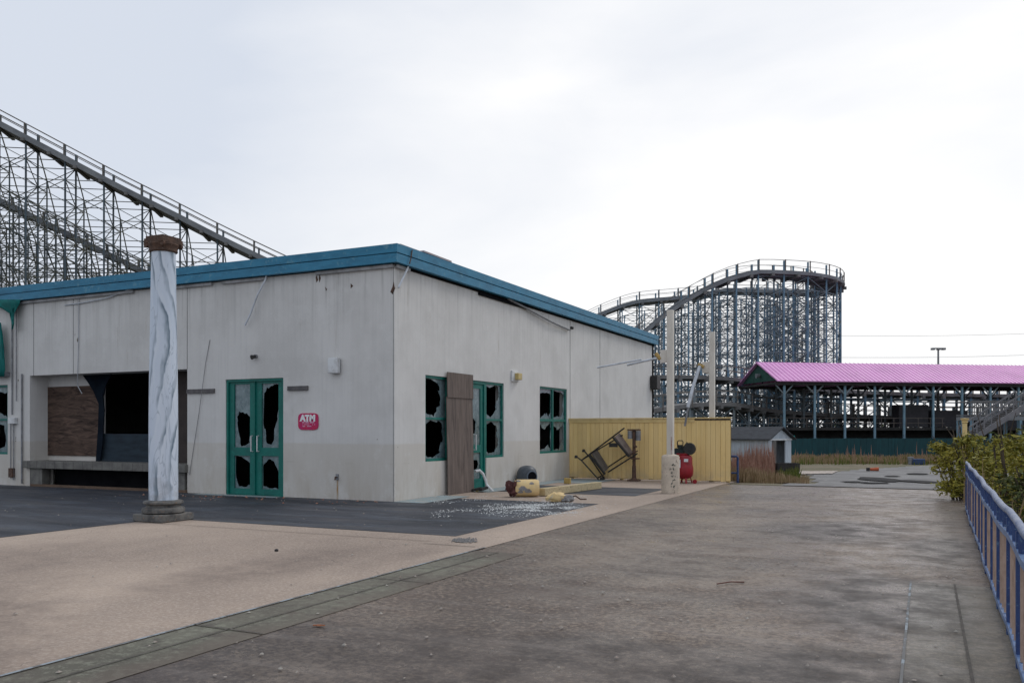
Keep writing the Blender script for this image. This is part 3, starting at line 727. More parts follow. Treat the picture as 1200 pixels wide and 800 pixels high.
# left return, soffit, back wall pieces
bz = lambda v: onY(100, v, yb).z
bx = lambda u: onY(u, 500, yb).x
px0, px1 = bx(118), bx(207)     # dark opening
ctz = 1.5-(547-504)/F*onY(120,540,WY).length*0+0
ctop = fw(120, 541.5).z; cbot = fw(120, 550.5).z
m.box(ox0-0.1, ox0-0.001, WY+0.25, yb, 0, ozt+0.1)
m.box(ox1+0.001, ox1+0.1, WY+0.25, yb, 0, ozt+0.1)
m.box(ox0-0.1, ox1+0.1, WY+0.25, yb, ozt+0.002, ozt+0.1)
m.box(ox0-0.1, px0, yb, yb+0.15, 0, ozt+0.1)
m.box(px1, ox1+0.1, yb, yb+0.15, 0, ozt+0.1)
m.build('alcove_wall', M_WALL, B)
m = MB(); m.box(px0, px1, yb+0.05, yb+0.15, 0, ctop-0.1); m.build('counter_front', M_NAVY2, B)
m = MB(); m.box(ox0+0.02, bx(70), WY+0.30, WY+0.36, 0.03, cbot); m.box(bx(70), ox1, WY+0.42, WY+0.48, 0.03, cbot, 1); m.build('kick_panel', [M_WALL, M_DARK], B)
m = MB(); m.box(px1+0.02, ox1-0.0, yb-0.03, yb-0.002, cbot+.2, ozt-0.002); m.build('brown_panel', simple('dark_brown_board', (0.05,0.038,0.034), None, 3, 0.8), B)
# counter shelf with tiled edge
CT = MB(); cx0 = fw(31, 545).x; CT.box(cx0, ox1+0.02, WY-0.10, yb-0.004, cbot, ctop)
cto = CT.build('counter', M_TILE, B, bevel=0.01)
m = MB()
for (u0, u1) in ((36, 50), (210, 217)):
    m.box(fw(u0,560).x, fw(u1,560).x, WY-0.02, WY+0.20, 0.0, cbot-0.002); m.cut()
m.split('counter_leg', M_TILE, B)
m = MB(); m.box(cx0+.2, ox1, WY-0.03, WY+0.05, 0.0, 0.07); m.build('threshold', simple('rusty_sill', (0.14,0.09,0.06), None, 4, 0.8), B)
# plywood over the left part of the back wall
m = MB(); m.box(bx(54), bx(117), yb-0.03, yb-0.004, bz(534), bz(452))
tag(m.build('plywood_board', M_PLY2, origin=None), 'dark stained plywood board with wavy grain at the back of the service alcove', 'plywood board')
# navy tarpaulin hanging in the dark opening
m = MB(); T = []
A = [onY(u, v, yb-0.06) for u, v in ((97,438.5),(131,438),(124,452),(121,466),(117,475),(110,458),(103,447))]
m.prism([Vector((p.x, yb-0.08, p.z)) for p in A], (0, 0.03, 0))
A = [onY(u, v, yb-0.06) for u, v in ((117,462),(121,460),(123,480),(121,520),(118,542),(113,545),(116,500))]
m.prism([Vector((p.x, yb-0.09, p.z)) for p in A], (0, 0.03, 0))
tag(m.build('tarpaulin', M_NAVY), 'torn navy tarpaulin hanging from the top of the dark service opening', 'tarpaulin')
m = MB(); m.box(bx(115.5), bx(207)-.01, yb+0.012, yb+0.045, ctop-.05, bz(508)); m.box(bx(116), bx(207)-.01, yb-0.035, yb+0.010, ctop-.0, bz(537))
tag(m.build('half_shutter', simple('blue_grey_shutter', (0.020,0.036,0.052), (0.010,0.018,0.028), 1.6, 0.85, stretch=(1,1,5))), 'dark blue-grey half-height shutter closing the lower part of the service opening', 'shutter')

# ================================================================= THINGS ON THE FRONT WALL
# ATM sign
s0 = fw(350, 484); s1 = fw(373.5, 503.5)
cx, cz = (s0.x+s1.x)/2, (s0.z+s1.z)/2; hw, hh = (s1.x-s0.x)/2, (s0.z-s1.z)/2
S = thing('wall_sign', 'small crimson rounded sign reading ATM right of the double doors', 'sign', (cx, WY, cz-hh))
def rrect(cx, cz, hw, hh, y, bul=0.09, n=9, p=5.0):
    out = []
    for i in range(48):
        a = i/48*2*math.pi; c, s_ = math.cos(a), math.sin(a)
        k = (abs(c)**p + abs(s_)**p)**(-1/p); out.append(Vector((cx+hw*c*k, y, cz+hh*s_*k)))
    return out
MB().prism(rrect(cx, cz, hw, hh, WY-0.02), (0, 0.018, 0)).build('sign_board', M_MAGENTA, S)
def text(body, size, loc, mat, name, parent, ext=0.002, sx=1.0, bold=0.0):
    cu = bpy.data.curves.new(name, 'FONT'); cu.body = body; cu.size = size; cu.align_x = 'CENTER'; cu.align_y = 'CENTER'
    cu.extrude = ext; cu.offset = bold
    tmp = bpy.data.objects.new('tmp_text', cu); COL.objects.link(tmp)
    dg = bpy.context.evaluated_depsgraph_get(); me = bpy.data.meshes.new_from_object(tmp.evaluated_get(dg))
    bpy.data.objects.remove(tmp)
    me.transform(Matrix.Translation(Vector(loc)-ORG[parent.name]) @ Matrix.Rotation(R(90), 4, 'X') @ Matrix.Diagonal((sx, 1, 1, 1)))
    me.materials.clear(); me.materials.append(mat)
    o = bpy.data.objects.new(name, me); COL.objects.link(o); o.parent = parent; return o
text('ATM', hh*0.98, (cx-hw*0.02, WY-0.024, cz+hh*0.38), M_LETTER, 'lettering', S, 0.002, 1.10, 0.014)
m = MB(); rnd = random.Random(3)
for (zf, half, hgt, dens) in ((-0.10, 0.56, 0.085, 0.75), (-0.36, 0.72, 0.045, 0.85), (-0.56, 0.52, 0.06, 0.8)):
    x = -half
    while x < half:
        w = rnd.uniform(0.03, 0.08)
        if rnd.random() < dens: m.box(cx+x*hw, cx+(x+w)*hw, WY-0.0235, WY-0.0205, cz+(zf-hgt)*hh, cz+(zf+hgt)*hh)
        x += w+0.028
m.build('small_print', simple('faded_pink_lettering', (0.72,0.42,0.58), (0.62,0.36,0.50), 30, 0.5), S)
# white wall box light
a, b = fw(388.5, 420), fw(400, 438.5)
L = thing('wall_light', 'white box wall light on the front wall, above and right of the crimson sign', 'wall light', (a.x, WY, b.z))
m = MB(); m.box(a.x, b.x, WY-0.14, WY-0.03, b.z+0.02, a.z); m.build('light_cover', M_WHITE, L, bevel=0.012)
m = MB(); m.box(a.x+0.03, b.x-0.01, WY-0.03, WY-0.001, b.z+0.05, a.z-0.03); m.build('mounting_plate', M_GREYM, L)
# yellowish lamp on the side wall
a, b = rw(598.5, 434), rw(606.5, 447.5)
L = thing('wall_light', 'small white wall light with yellowed lens on the side wall between the windows', 'wall light', (WX, a.y, b.z))
m = MB(); m.box(WX+0.001, WX+0.05, a.y, b.y, b.z, a.z); m.build('mounting_plate', M_WHITE, L, bevel=0.01)
m = MB(); m.box(WX+0.05, WX+0.16, (a.y+b.y)/2-.06, b.y-0.03, b.z+0.05, a.z-0.06); m.build('lens', simple('yellowed_lens', (0.55,0.42,0.16), (0.45,0.36,0.18), 8, 0.4), L, bevel=0.015)
# small dark spotlight above the doors
p = fw(300.5, 417.5)
L = thing('spotlight', 'tiny dark spotlight on the wall above the green double doors', 'spotlight', (p.x, WY, p.z-.05))
m = MB(); m.tube([(p.x, WY-0.001, p.z), (p.x, WY-0.05, p.z)], 0.045, 12); m.build('mounting_plate', M_GREYM, L)
m = MB(); m.tube([(p.x, WY-0.04, p.z), (p.x-0.03, WY-0.13, p.z-0.03)], [0.035, 0.055], 12); m.build('lamp_head', M_BLACKM, L)
# dark strips either side of the door
for (u0, v0, u1, v1, lab) in ((220, 456, 252, 460.3, 'thin dark wall strip left of the green double doors'), (338, 452.3, 361.5, 457, 'short dark wall strip right of the green double doors')):
    a, b = fw(u0, v0), fw(u1, v1)
    m = MB(); m.box(a.x, b.x, WY-0.045, WY-0.001, b.z, a.z-0.004)
    tag(m.build('wall_strip', simple('dark_strip_metal', (0.07,0.065,0.07), (0.13,0.12,0.12), 8, 0.5), bevel=0.005), lab, 'wall strip', 'dark strips beside the double doors')
# rusty tap pipe at bottom of the front wall
p = fw(395.5, 562)
T = thing('wall_tap', 'rusty stub of tap low on the front wall with a rust streak', 'tap', (p.x, WY, p.z))
m = MB(); m.tube([(p.x, WY-0.001, p.z+0.06), (p.x, WY-0.08, p.z+0.06), (p.x, WY-0.09, p.z)], 0.018, 8); m.build('spout', M_RUST, T)
m = MB(); m.box(p.x-0.035, p.x+0.035, WY-0.02, WY-0.001, p.z-0.0, p.z+0.13); m.build('wall_plate', M_GREYM, T)
m = MB(); m.box(p.x-0.02, p.x+0.02, WY-0.003, WY-0.001, 0.0, p.z-0.001); m.build('rust_streak', simple('orange_rust_streak', (0.36,0.23,0.12), (0.46,0.40,0.33), 5, 0.9), T)
# hanging strips and tubes
def hang(label, pts, r, mat, name='hanging_tube', cat='hanging tube', **kw):
    m = MB(); m.tube(pts, r, 8); return tag(m.build(name, mat, origin=pts[0], smooth=True), label, cat, kw.get('group'))
f2 = lambda u, v, d=0.06: Vector((onY(u, v, WY-d)))
hang('white broken tube dangling from roof edge of the front wall above the doors', [f2(262,322), f2(305,319.5), f2(312.5,320.5), f2(311,328,.1), f2(302,345,.12), f2(293,369,.12), f2(287,381,.1)], 0.022, M_WHITEM)
hang('short white tube hanging from the roof edge at the building corner', [onX(480,308,WX+.1), onX(476,318,WX+.12), onX(467,337,WX+.06)], 0.022, M_WHITEM)
hang('long thin loose strip hanging under the blue roof edge of the side wall', [onX(595,350,WX+.05), onX(617,361,WX+.08), onX(648,378,WX+.10), onX(667,386.5,WX+.06)], 0.028, M_GREYM)
hang('pale slack cable drooping under the roof edge behind the marble column', [f2(76,357.5,.02), f2(95,355,.03), f2(125,349,.05), f2(150,340,.06), f2(166,335.5,.06)], 0.014, M_WHITEM, 'cable', 'cable')
hang('thin pale cable hanging down over the service alcove', [f2(92.5,343,.03), f2(92,400,.02), f2(91,440,.03), f2(91,452,-.05), f2(96,461,-.05)], 0.010, simple('pale_cable', (0.45,0.47,0.5)), 'cable', 'cable')
hang('thin dark cable hanging slack down the wall left of the double doors', [f2(246,398,.01), f2(241,425,.02), f2(237,455,.05), f2(233,485,.02), f2(226,530,.015), f2(222,556,.02)], 0.006, simple('grey_cable', (0.22,0.22,0.23)), 'cable', 'cable')
hang('rusty rod standing above the roof edge at the building corner', [onX(483,293,WX+.2), onX(481.5,303,WX+.2), onX(480,309,WX+.2)], 0.012, M_RUST, 'rod', 'rod')
# conduits at the far left
m = MB()
for u, v0, v1, w in ((15.5, 356, 486, .018), (20.5, 360, 470, .013), (27, 438, 566, .022), (14, 495, 560, .013), (17.5, 495, 562, .013)):
    a, b = fw(u, v0), fw(u, v1); m.tube([(a.x, WY-0.035, a.z), (a.x, WY-0.035, max(b.z, 0.02))], w, 8); m.cut()
CO = thing('conduit', 'grey conduit pipes and junction box running down the wall at the far left', 'conduit', (fw(17,500).x, WY, 0))
m.split('pipe', M_GREYM, CO)
a, b = fw(13, 489), fw(21, 496.5); m = MB(); m.box(a.x, b.x, WY-0.10, WY-0.002, b.z, a.z); m.build('junction_box', M_WHITE, CO, bevel=0.008)
a, b = fw(13.2, 548), fw(17.8, 559); m = MB(); m.box(a.x, b.x, WY-0.09, WY-0.003, b.z, a.z); m.build('lower_box', M_RUST, CO, bevel=0.008)
# torn teal awning cloth at the far left
m = MB(); n_ = 14
def cloth(px, y0, seed):
    m = MB(); rows = []
    for j, (ul, ur, v) in enumerate(px):
        row = []
        for i in range(7):
            u = ul+(ur-ul)*i/6; w = 0.10*noise.noise(Vector((i*0.7, j*0.5, seed)))
            p = onY(u, v, y0+w); row.append(p)
        rows.append(row)
    for r in rows: m.v += r
    for j in range(len(rows)-1):
        for i in range(6): m.f.append([j*7+i, j*7+i+1, (j+1)*7+i+1, (j+1)*7+i]); m.mi.append(0)
    return m
c1 = cloth([(-14,24,351),(-12,23,356),(2,20,361),(11,17,367),(12.5,16.5,374),(14,16.5,380),(14,15,386)], WY-0.18, 1)
o = c1.build('awning_cloth', M_TARP, smooth=True); o.modifiers.new('s', 'SOLIDIFY').thickness = 0.01
tag(o, 'torn scrap of teal cloth hanging under the roof edge at far left', 'cloth scrap')
c1 = cloth([(-10,1,378),(-10,3,392),(-10,4.5,405),(-10,5.5,420),(-10,6,432),(-10,5,441)], WY-0.2, 4)
o = c1.build('awning_cloth', M_TARP, smooth=True); o.modifiers.new('s', 'SOLIDIFY').thickness = 0.01
tag(o, 'long teal cloth strip hanging beside the window at the far left edge', 'cloth scrap')
a, b = fw(-10, 437), fw(12, 441); m = MB(); m.box(a.x, b.x, WY-0.16, WY-0.002, b.z, a.z); m.build('window_ledge', M_GREYM, B)
# black box and tiny switch on the side wall
p = onX(668.5, 525.5, WX); m = MB(); m.box(WX+0.001, WX+0.05, p.y-0.10, p.y+0.10, p.z-.12, p.z+.10)
tag(m.build('switch_box', M_BLACKM, bevel=0.008), 'small black switch box on the side wall beside the yellow fence', 'switch box')
a, b = onX(762, 440, WX), onX(769, 457, WX)
m = MB(); m.box(WX+0.02, WX+0.30, YB-0.55, YB-0.05, b.z, a.z)
S2 = thing('wall_speaker', 'dark boxy speaker high on the far end of the side wall', 'speaker', (WX, YB-.3, b.z))
m.build('speaker_box', M_BLACKM, S2, bevel=0.02); m = MB(); m.box(WX+0.001, WX+0.02, YB-0.45, YB-0.2, b.z+.2, a.z-.2); m.build('bracket', M_GREYM, S2)
p = onX(669, 384, WX); m = MB(); m.tube([(WX+.001, p.y, p.z), (WX+0.08, p.y, p.z-.02)], [0.05, 0.04], 10)
tag(m.build('cable_outlet', M_BLACKM), 'small dark cable outlet under the roof edge of side wall', 'outlet')

# ================================================================= PLYWOOD SHEET leaning at the door
pa, pb = rw(525, 500).y, rw(555.5, 500).y
ztop = onX(540, 437.5, WX+0.06).z
m = MB(); e = 0.018
bx0, bx1 = WX+0.085, WX+0.03
zs_ = [0.015, ztop*0.80, ztop*0.805, ztop]
def lean(z): return bx0+(bx1-bx0)*(z/ztop)
y0 = onX(525.2, 500, WX+.1).y; y1 = onX(555.5, 500, WX+.1).y
PLY = thing('plywood_sheet', 'tall grey plywood sheet leaning over the green side door', 'plywood sheet', (WX+.3, (y0+y1)/2, 0))
m.prism([(lean(0.012), y0, 0.012), (lean(0.012)+e, y0, 0.012), (lean(ztop*.80)+e, y0, ztop*.80), (lean(ztop*.80), y0, ztop*.80)], (0, y1-y0, 0))
m.build('lower_board', M_PLY, PLY)
m = MB(); m.prism([(lean(ztop*.803)+.02, y0+.02, ztop*.795), (lean(ztop*.803)+e+.02, y0+.02, ztop*.795), (lean(ztop)+e+.02, y0+.02, ztop), (lean(ztop)+.02, y0+.02, ztop)], (0, y1-y0-.01, 0))
m.build('upper_board', M_PLY, PLY)
# bent white tube at the door foot
pts = [onX(u, v, WX+d) for u, v, d in ((557,552,.1),(562,551,.16),(566,555,.2),(568.5,561,.25),(570.5,568,.3),(574,572,.4),(578,576,.5))]
hang('bent white gutter pipe lying against the bottom of the side door', pts, 0.035, M_WHITE, 'gutter_pipe', 'pipe')
m = MB(); c = onZ(563, 576)
for k in range(5):
    a = random.uniform(0, 3.1); m.obox((c.x+random.uniform(-.25,.25), c.y+random.uniform(-.2,.3), 0.05+0.01*k), (0.12*math.cos(a), 0.12*math.sin(a), 0.02), (-0.04*math.sin(a), 0.04*math.cos(a), 0), (0, 0, 0.03), k % 2)
tag(m.build('rubbish_heap', [M_BLACKM, simple('yellow_scrap', (0.5,0.36,0.04), None, 4, .7)]), 'small heap of black and yellow scrap at the foot of the side door', 'scrap heap')

# ================================================================= MARBLE COLUMN
cc = Vector((-11.40, 10.30, 0))
K = thing('column', 'tall blue-white marble-painted column with rusty capital and stepped base', 'column', cc)
m = MB(); m.box(cc.x-.335, cc.x+.335, cc.y-.335, cc.y+.335, 0.008, 0.13); m.build('plinth', M_STONE, K, bevel=0.015)
m = MB(); m.lathe(cc, [(.30,.131),(.335,.15),(.34,.19),(.325,.225),(.28,.235),(.265,.25),(.27,.275),(.30,.285),(.315,.30),(.31,.33),(.27,.345),(.245,.35)], 32)
m.build('base_ring', M_STONE, K, smooth=True)
m = MB(); m.lathe(cc, [(.230,.351),(.231,1.2),(.227,2.0),(.213,3.0),(.198,3.9),(.191,4.44)], 40)
m.build('shaft', M_MARBLE, K, smooth=True)
m = MB(); m.lathe(cc, [(.205,4.441),(.225,4.46),(.22,4.50),(.235,4.53),(.25,4.565),(.245,4.58)], 32)
m.build('capital_ring', M_RUST, K, smooth=True)
m = MB(); s_ = .215
m.box(cc.x-s_, cc.x+s_, cc.y-s_, cc.y+s_, 4.581, 4.66); m.box(cc.x-s_+.02, cc.x+s_-.02, cc.y-s_+.02, cc.y+s_-.02, 4.661, 4.70)
for sx in (-1, 1):
    for sy in (-1, 1): m.tube([(cc.x+sx*(s_-.03), cc.y+sy*(s_-.03)-.02, 4.56), (cc.x+sx*(s_-.03), cc.y+sy*(s_-.03)+.02, 4.56)], .05, 10)
m.build('capital', M_RUST, K, bevel=0.008)

# ================================================================= POSTS WITH AWNING ARMS
def steel_post(c, zt, conc, label, arms, zb=0.0):
    P = thing('awning_post', label, 'post', c, 'awning posts with broken arms')
    if conc:
        n = 24; m = MB(); m.lathe((c[0], c[1], zb), [(.212,.008),(.215,.12),(.213,.5),(.212,.87),(.195,.90),(.10,.93)], n)
        m.build('concrete_sleeve', M_CONC, P, smooth=True)
        m = MB(); rnd = random.Random(5)
        # drips of dark graffiti marks on the side facing the open plaza
        vd = Vector((-c[0], -c[1], 0)).normalized(); ang0 = math.atan2(vd.y, vd.x)+0.25
        z = .16
        while z < .72:
            for k in range(4):
                a = ang0+rnd.uniform(-.18, .18)+0.06*math.sin(z*20); b_ = a+rnd.uniform(-.16, .16); z2 = z+rnd.uniform(-.03, .05)
                r = .2165
                m.beam((c[0]+r*math.cos(a), c[1]+r*math.sin(a), z), (c[0]+r*math.cos(b_), c[1]+r*math.sin(b_), z2), .006, .012)
            z += .085
        m.build('graffiti_marks', simple('dark_green_ink', (0.03,0.06,0.05)), P)
    m = MB(); m.box(c[0]-.075, c[0]+.075, c[1]-.075, c[1]+.075, (.9 if conc else zb), zt); m.build('shaft', M_POST, P, bevel=0.01)
    if conc:
        m = MB(); m.box(c[0]+.03, c[0]+.055, c[1]-.078, c[1]-.0755, .93, 1.35); m.build('rust_streak', simple('reddish_rust_streak', (0.30,0.10,0.07), (0.5,0.45,0.4), 9), P)
    for (name, pts, r, mat) in arms:
        if name == 'mounting_plate':
            m = MB(); m.box(*pts); m.build(name, M_POST, P, bevel=0.006)
        else:
            m = MB(); m.tube(pts, r, 8); m.build(name, mat, P, smooth=True)
    return P
c1 = (-5.48, 20.05, 0)
YP = c1[1]-0.02
p = lambda u, v, y=YP: onY(u, v, y)
steel_post(c1, 4.36, True, 'cream steel post in a round concrete sleeve with graffiti, nearer of two posts', [
    ('mounting_plate', (p(774,410).x, c1[0]-.076, c1[1]-.05, c1[1]+.05, p(0,425).z if False else onY(777,425,YP).z, onY(777,410,YP).z), 0, None),
    ('pivot', [p(768.5,414), p(774,421)], .05, simple('ochre_bracket', (0.45,0.30,0.10))),
    ('awning_arm', [p(772,419), p(735,427.5)], .028, M_WHITEM),
    ('awning_arm', [p(752,421,YP-.1), p(700,430.5,YP-.1)], .022, M_WHITEM)])
c2 = (-5.60, 25.02, 0)
Y2 = 24.60
steel_post(c2, 4.36, False, 'cream steel post behind the yellow fence with an arm hanging down, farther of two', [
    ('mounting_plate', (onY(823,430,25.0).x, c2[0]-.076, 24.96, 25.06, onY(827,437,25.0).z, onY(827,424,25.0).z), 0, None),
    ('pivot', [onY(818,427,24.96), onY(825,430,24.96)], .05, simple('ochre_bracket', (0.45,0.30,0.10))),
    ('awning_arm', [onY(820,429,24.93), onY(813,450,24.7), onY(806,477,Y2)], .05, M_WHITEM),
    ('awning_arm', [onY(815,455,24.75), onY(806,480,Y2), onY(802.5,499,Y2-.05)], .03, M_GREYM)])

# ================================================================= YELLOW FENCE
fy = 24.82; fx0 = WX+0.01; fx1 = onY(856.5, 530, fy).x; fzt = onY(760, 490.5, fy).z
FE = thing('fence', 'faded yellow board fence running out from the building', 'fence', ((fx0+fx1)/2, fy, 0))
m = MB(); x = fx0; rnd = random.Random(2)
while x < fx1-0.01:
    w = min(0.142, fx1-x); d = rnd.uniform(0, .006)
    m.box(x+.003, x+w-.003, fy+d, fy+.02+d, .02+rnd.uniform(0, .03), fzt-.01-rnd.uniform(0, .006)); x += w
m.build('board_panel', M_YFENCE, FE)
m = MB(); m.box(fx0, fx1, fy+.027, fy+.05, .03, fzt-.04); m.build('backing', simple('dark_yellow_gap', (0.17,0.11,0.035)), FE)
xm = onY(814, 500, fy).x
m = MB(); m.box(fx0, xm, fy-.02, fy-.001, fzt-.11, fzt-.01); m.box(fx0, fx1, fy-.045, fy+.06, fzt-.006, fzt+.03); m.build('cap_rail', M_YRAIL, FE, bevel=.004)
m = MB(); m.box(xm, fx1, fy-.006, fy-.001, fzt-.055, fzt-.012); m.build('missing_trim_gap', simple('dark_bare_wood', (0.06,0.045,0.03)), FE)
m = MB()
for k in range(4): x = fx0+.1+(fx1-fx0-.2)*k/3; m.box(x-.05, x+.05, fy+.051, fy+.15, 0, fzt-.01); m.cut()
m.split('fence_post', M_YRAIL, FE)

# ================================================================= FALLEN METAL RACK by the fence
RK = thing('steel_rack', 'black tubular steel rack tipped on its corner against the yellow fence', 'rack', (onY(715,560,24.4).x, 24.4, 0))
K3 = lambda a, b, y: onY(670+a/9.88, 490+b/8.89, y)
yn, yf_ = 24.22, 24.62
m = MB()
for (a, b, c_, d) in ((108,440,610,100),(420,560,760,365)):
    m.tube([K3(a,b,yn), K3(c_,d,yn)], .022, 8); m.cut()
m.tube([K3(190,385,yf_), K3(590,175,yf_)], .020, 8); m.cut(); m.tube([K3(390,525,yf_), K3(650,372,yf_)], .020, 8)
m.split('long_rail', M_BLACKM, RK)
m = MB(); m.tube([K3(50,395,yn), K3(110,435,yn), K3(300,625,yn), K3(345,670,yn)], .022, 8); m.tube([K3(140,335,yf_), K3(200,395,yf_), K3(350,590,yf_), K3(372,632,yf_)], .022, 8)
m.tube([K3(300,620,yn), K3(372,585,yf_)], .02, 8)
m.tube([K3(110,437,yn), K3(205,385,yf_)], .02, 8)
m.build('leg_frame', M_BLACKM, RK)
def slab(a, mat, name):
    P = [K3(x, y, yy) for x, y, yy in a]; nrm = (P[1]-P[0]).cross(P[2]-P[0]).normalized()
    m = MB(); m.prism(P, nrm*0.03); return m.build(name, mat, RK)
M_MESHP = simple('dusty_rack_shelf', (0.13,0.115,0.10), (0.08,0.07,0.065), 7, .8)
slab([(235,365,yn),(300,330,yf_),(430,515,yf_),(380,560,yn)], M_MESHP, 'shelf')
slab([(500,190,yn),(555,150,yf_),(722,365,yf_),(685,395,yn)], simple('dusty_pink_shelf', (0.19,0.155,0.14), (0.13,0.10,0.095), 7, .8), 'shelf')
m = MB()
for (a, b, c_, d) in ((205,375,385,580),(480,200,665,400)): m.beam(K3(a,b,yn-.02), K3(c_,d,yn-.02), .09, .05); m.cut()
m.split('shelf_edge', M_BLACKM, RK)
m = MB(); m.beam(K3(435,278,yn), K3(530,278,yn), .05, .12); m.tube([K3(490,215,yn), K3(580,180,yf_)], .03, 8); m.build('bracket', M_BLACKM, RK)
for (a, b, yy) in ((50,398,yn),(138,335,yf_),(345,668,yn),(365,634,yf_)):
    pz = K3(a, b, yy); m = MB(); m.lathe((pz.x, pz.y, max(pz.z-.05, 0.01)), [(.03,0),(.05,.01),(.05,.06),(.03,.09)], 10); m.build('foot_cap', M_BLACKM, RK)
# rusty pedestal machine
pc = onY(743, 560, 24.3); pc.z = 0
PD = thing('pedestal_machine', 'rusty workshop pedestal with a small grey twin motor head by the fence', 'machine stand', pc)
hz = lambda v: onY(743, v, 24.3).z
m = MB(); m.box(pc.x-.17, pc.x+.17, pc.y-.15, pc.y+.15, 0.005, .05); m.lathe(pc, [(.10,.05),(.06,.12)], 12); m.build('base_plate', M_RUST, PD, bevel=.01)
m = MB(); m.lathe(pc, [(.065,.12),(.06,.45),(.05,.46),(.05,hz(504))], 14); m.build('column', M_RUST, PD, smooth=True)
m = MB(); m.box(pc.x-.06, pc.x+.15, pc.y-.12, pc.y+.08, hz(537)-.02, hz(537)+.02); m.tube([(pc.x-.1, pc.y-.06, hz(532)), (pc.x+.13, pc.y-.06, hz(528))], .02, 8)
m.tube([(pc.x, pc.y-.05, hz(523)), (pc.x+.11, pc.y-.1, hz(523))], .03, 8); m.build('work_table', M_RUST, PD)
m = MB(); m.tube([(pc.x-.12, pc.y, hz(514)), (pc.x-.12, pc.y, hz(504.5))], .075, 14).cut(); m.tube([(pc.x+.13, pc.y, hz(516)), (pc.x+.13, pc.y, hz(504.5))], .075, 14)
m.split('motor', M_GREYM, PD, smooth=True)
m = MB(); m.box(pc.x-.19, pc.x+.19, pc.y-.08, pc.y+.08, hz(504.2), hz(502.5)); m.build('head_cover', M_RUST, PD, bevel=.015)

# ================================================================= RED AIR COMPRESSOR
kc = onY(802.5, 560, 24.0); kc.z = 0
AC = thing('air_compressor', 'red upright tank air compressor with black pump standing at the yellow fence', 'air compressor', kc)
kz = lambda v: onY(802, v, 24.0).z; ku = lambda u: onY(u, 540, 24.0).x
m = MB(); m.lathe((ku(802), kc.y, 0), [(.06,.12),(.17,.15),(.235,.22),(.25,.30),(.25,.44),(.235,.50),(.225,.55),(.225,.72),(.19,.79),(.08,.82)], 28)
m.build('tank', M_RED, AC, smooth=True)
m = MB()
for a in (0.5, 2.2, 3.9, 5.2): m.beam((ku(802)+.16*math.cos(a), kc.y+.16*math.sin(a), .2), (ku(802)+.22*math.cos(a), kc.y+.22*math.sin(a), .005), .05, .02); m.cut()
m.split('foot', M_RED, AC)
m = MB(); m.box(ku(794), ku(808), kc.y-.12, kc.y+.12, .815, .85); m.build('pump_mount', M_RED, AC, bevel=.006)
m = MB(); m.tube([(ku(809), kc.y-.12, kz(525.5)), (ku(809), kc.y-.03, kz(525.5))], .17, 24); m.tube([(ku(809), kc.y-.135, kz(525.5)), (ku(809), kc.y-.12, kz(525.5))], .07, 16)
m.build('belt_guard', M_BLACKM, AC, bevel=.01)
m = MB(); m.tube([(ku(793), kc.y-.1, kz(529)), (ku(793), kc.y+.15, kz(529))], .10, 16); m.box(ku(793), ku(802), kc.y-.09, kc.y+.09, .852, .95); m.tube([(ku(797), kc.y, .9), (ku(797), kc.y, kz(521))], .06, 12)
m.tube([(ku(800), kc.y, .95), (ku(806), kc.y+.05, kz(519))], .05, 10)
m.build('pump', simple('black_green_motor', (0.02,0.03,0.03)), AC, smooth=True)
m = MB(); m.tube([(ku(794.5), kc.y-.05, kz(524)), (ku(794.5), kc.y-.05, kz(517)), (ku(796), kc.y-.05, kz(516)), (ku(800), kc.y-.05, kz(516)), (ku(801), kc.y-.05, kz(517.5)), (ku(800.5), kc.y-.05, kz(525))], .014, 8)
m.build('handle', M_BLACKM, AC, smooth=True)
m = MB(); m.box(ku(796), ku(800), kc.y-.262, kc.y-.21, kz(547.5), kz(538)); m.cut(); m.box(ku(804), ku(808.5), kc.y-.24, kc.y-.2, kz(540.5), kz(537)); m.split('label_plate', M_WHITE, AC)
m = MB(); m.tube([(ku(815), kc.y-.1, .06), (ku(815), kc.y-.05, .06)], .06, 14); m.cut(); m.tube([(ku(790), kc.y-.1, .06), (ku(790), kc.y-.05, .06)], .06, 14); m.split('wheel', M_RED, AC)

# ================================================================= BROKEN BOLLARD, BEAM, HOOD, CHUNK, GLASS
A0, A1 = onZ(604, 585), onZ(632, 584)
ax = (c2w(1, 0.1)-c2w(0, 0)).normalized(); pc0 = onZ(597, 583); r = .192
pA = Vector((pc0.x, pc0.y, r+.012))+Vector((-SA*.2, CA*.2, 0))*1.0; pB = pA+ax*.62
BO = thing('fallen_bollard', 'broken-off yellow concrete bollard lying on its side with rusty core', 'bollard', (pA.x, pA.y, 0))
m = MB(); m.tube([pA+ax*.12, pA+ax*.16, pA+ax*.6, pA+ax*.66], [r*.93, r, r, r*.9], 24); m.build('concrete_sleeve', M_YCONC, BO, smooth=True)
m = MB()
for k in range(44):
    a = random.uniform(0, 6.28); rr = random.uniform(0.02, r*.80); d = Vector((0,0,1))*math.sin(a)*rr + ax.cross(Vector((0,0,1)))*math.cos(a)*rr
    cc_ = pA+ax*random.uniform(.0, .15)+d; s_ = random.uniform(.04, .08)
    m.obox(cc_, Vector((random.uniform(-1,1), random.uniform(-1,1), random.uniform(-1,1))).normalized()*s_, Vector((random.uniform(-1,1), random.uniform(-1,1), .3)).normalized()*s_*.6, Vector((0,.3,1)).normalized()*s_*.7)
m.build('broken_core', simple('dark_red_rust_core', (0.07,0.022,0.022), (0.12,0.05,0.045), 15, .9, bump=.4), BO)
m = MB()
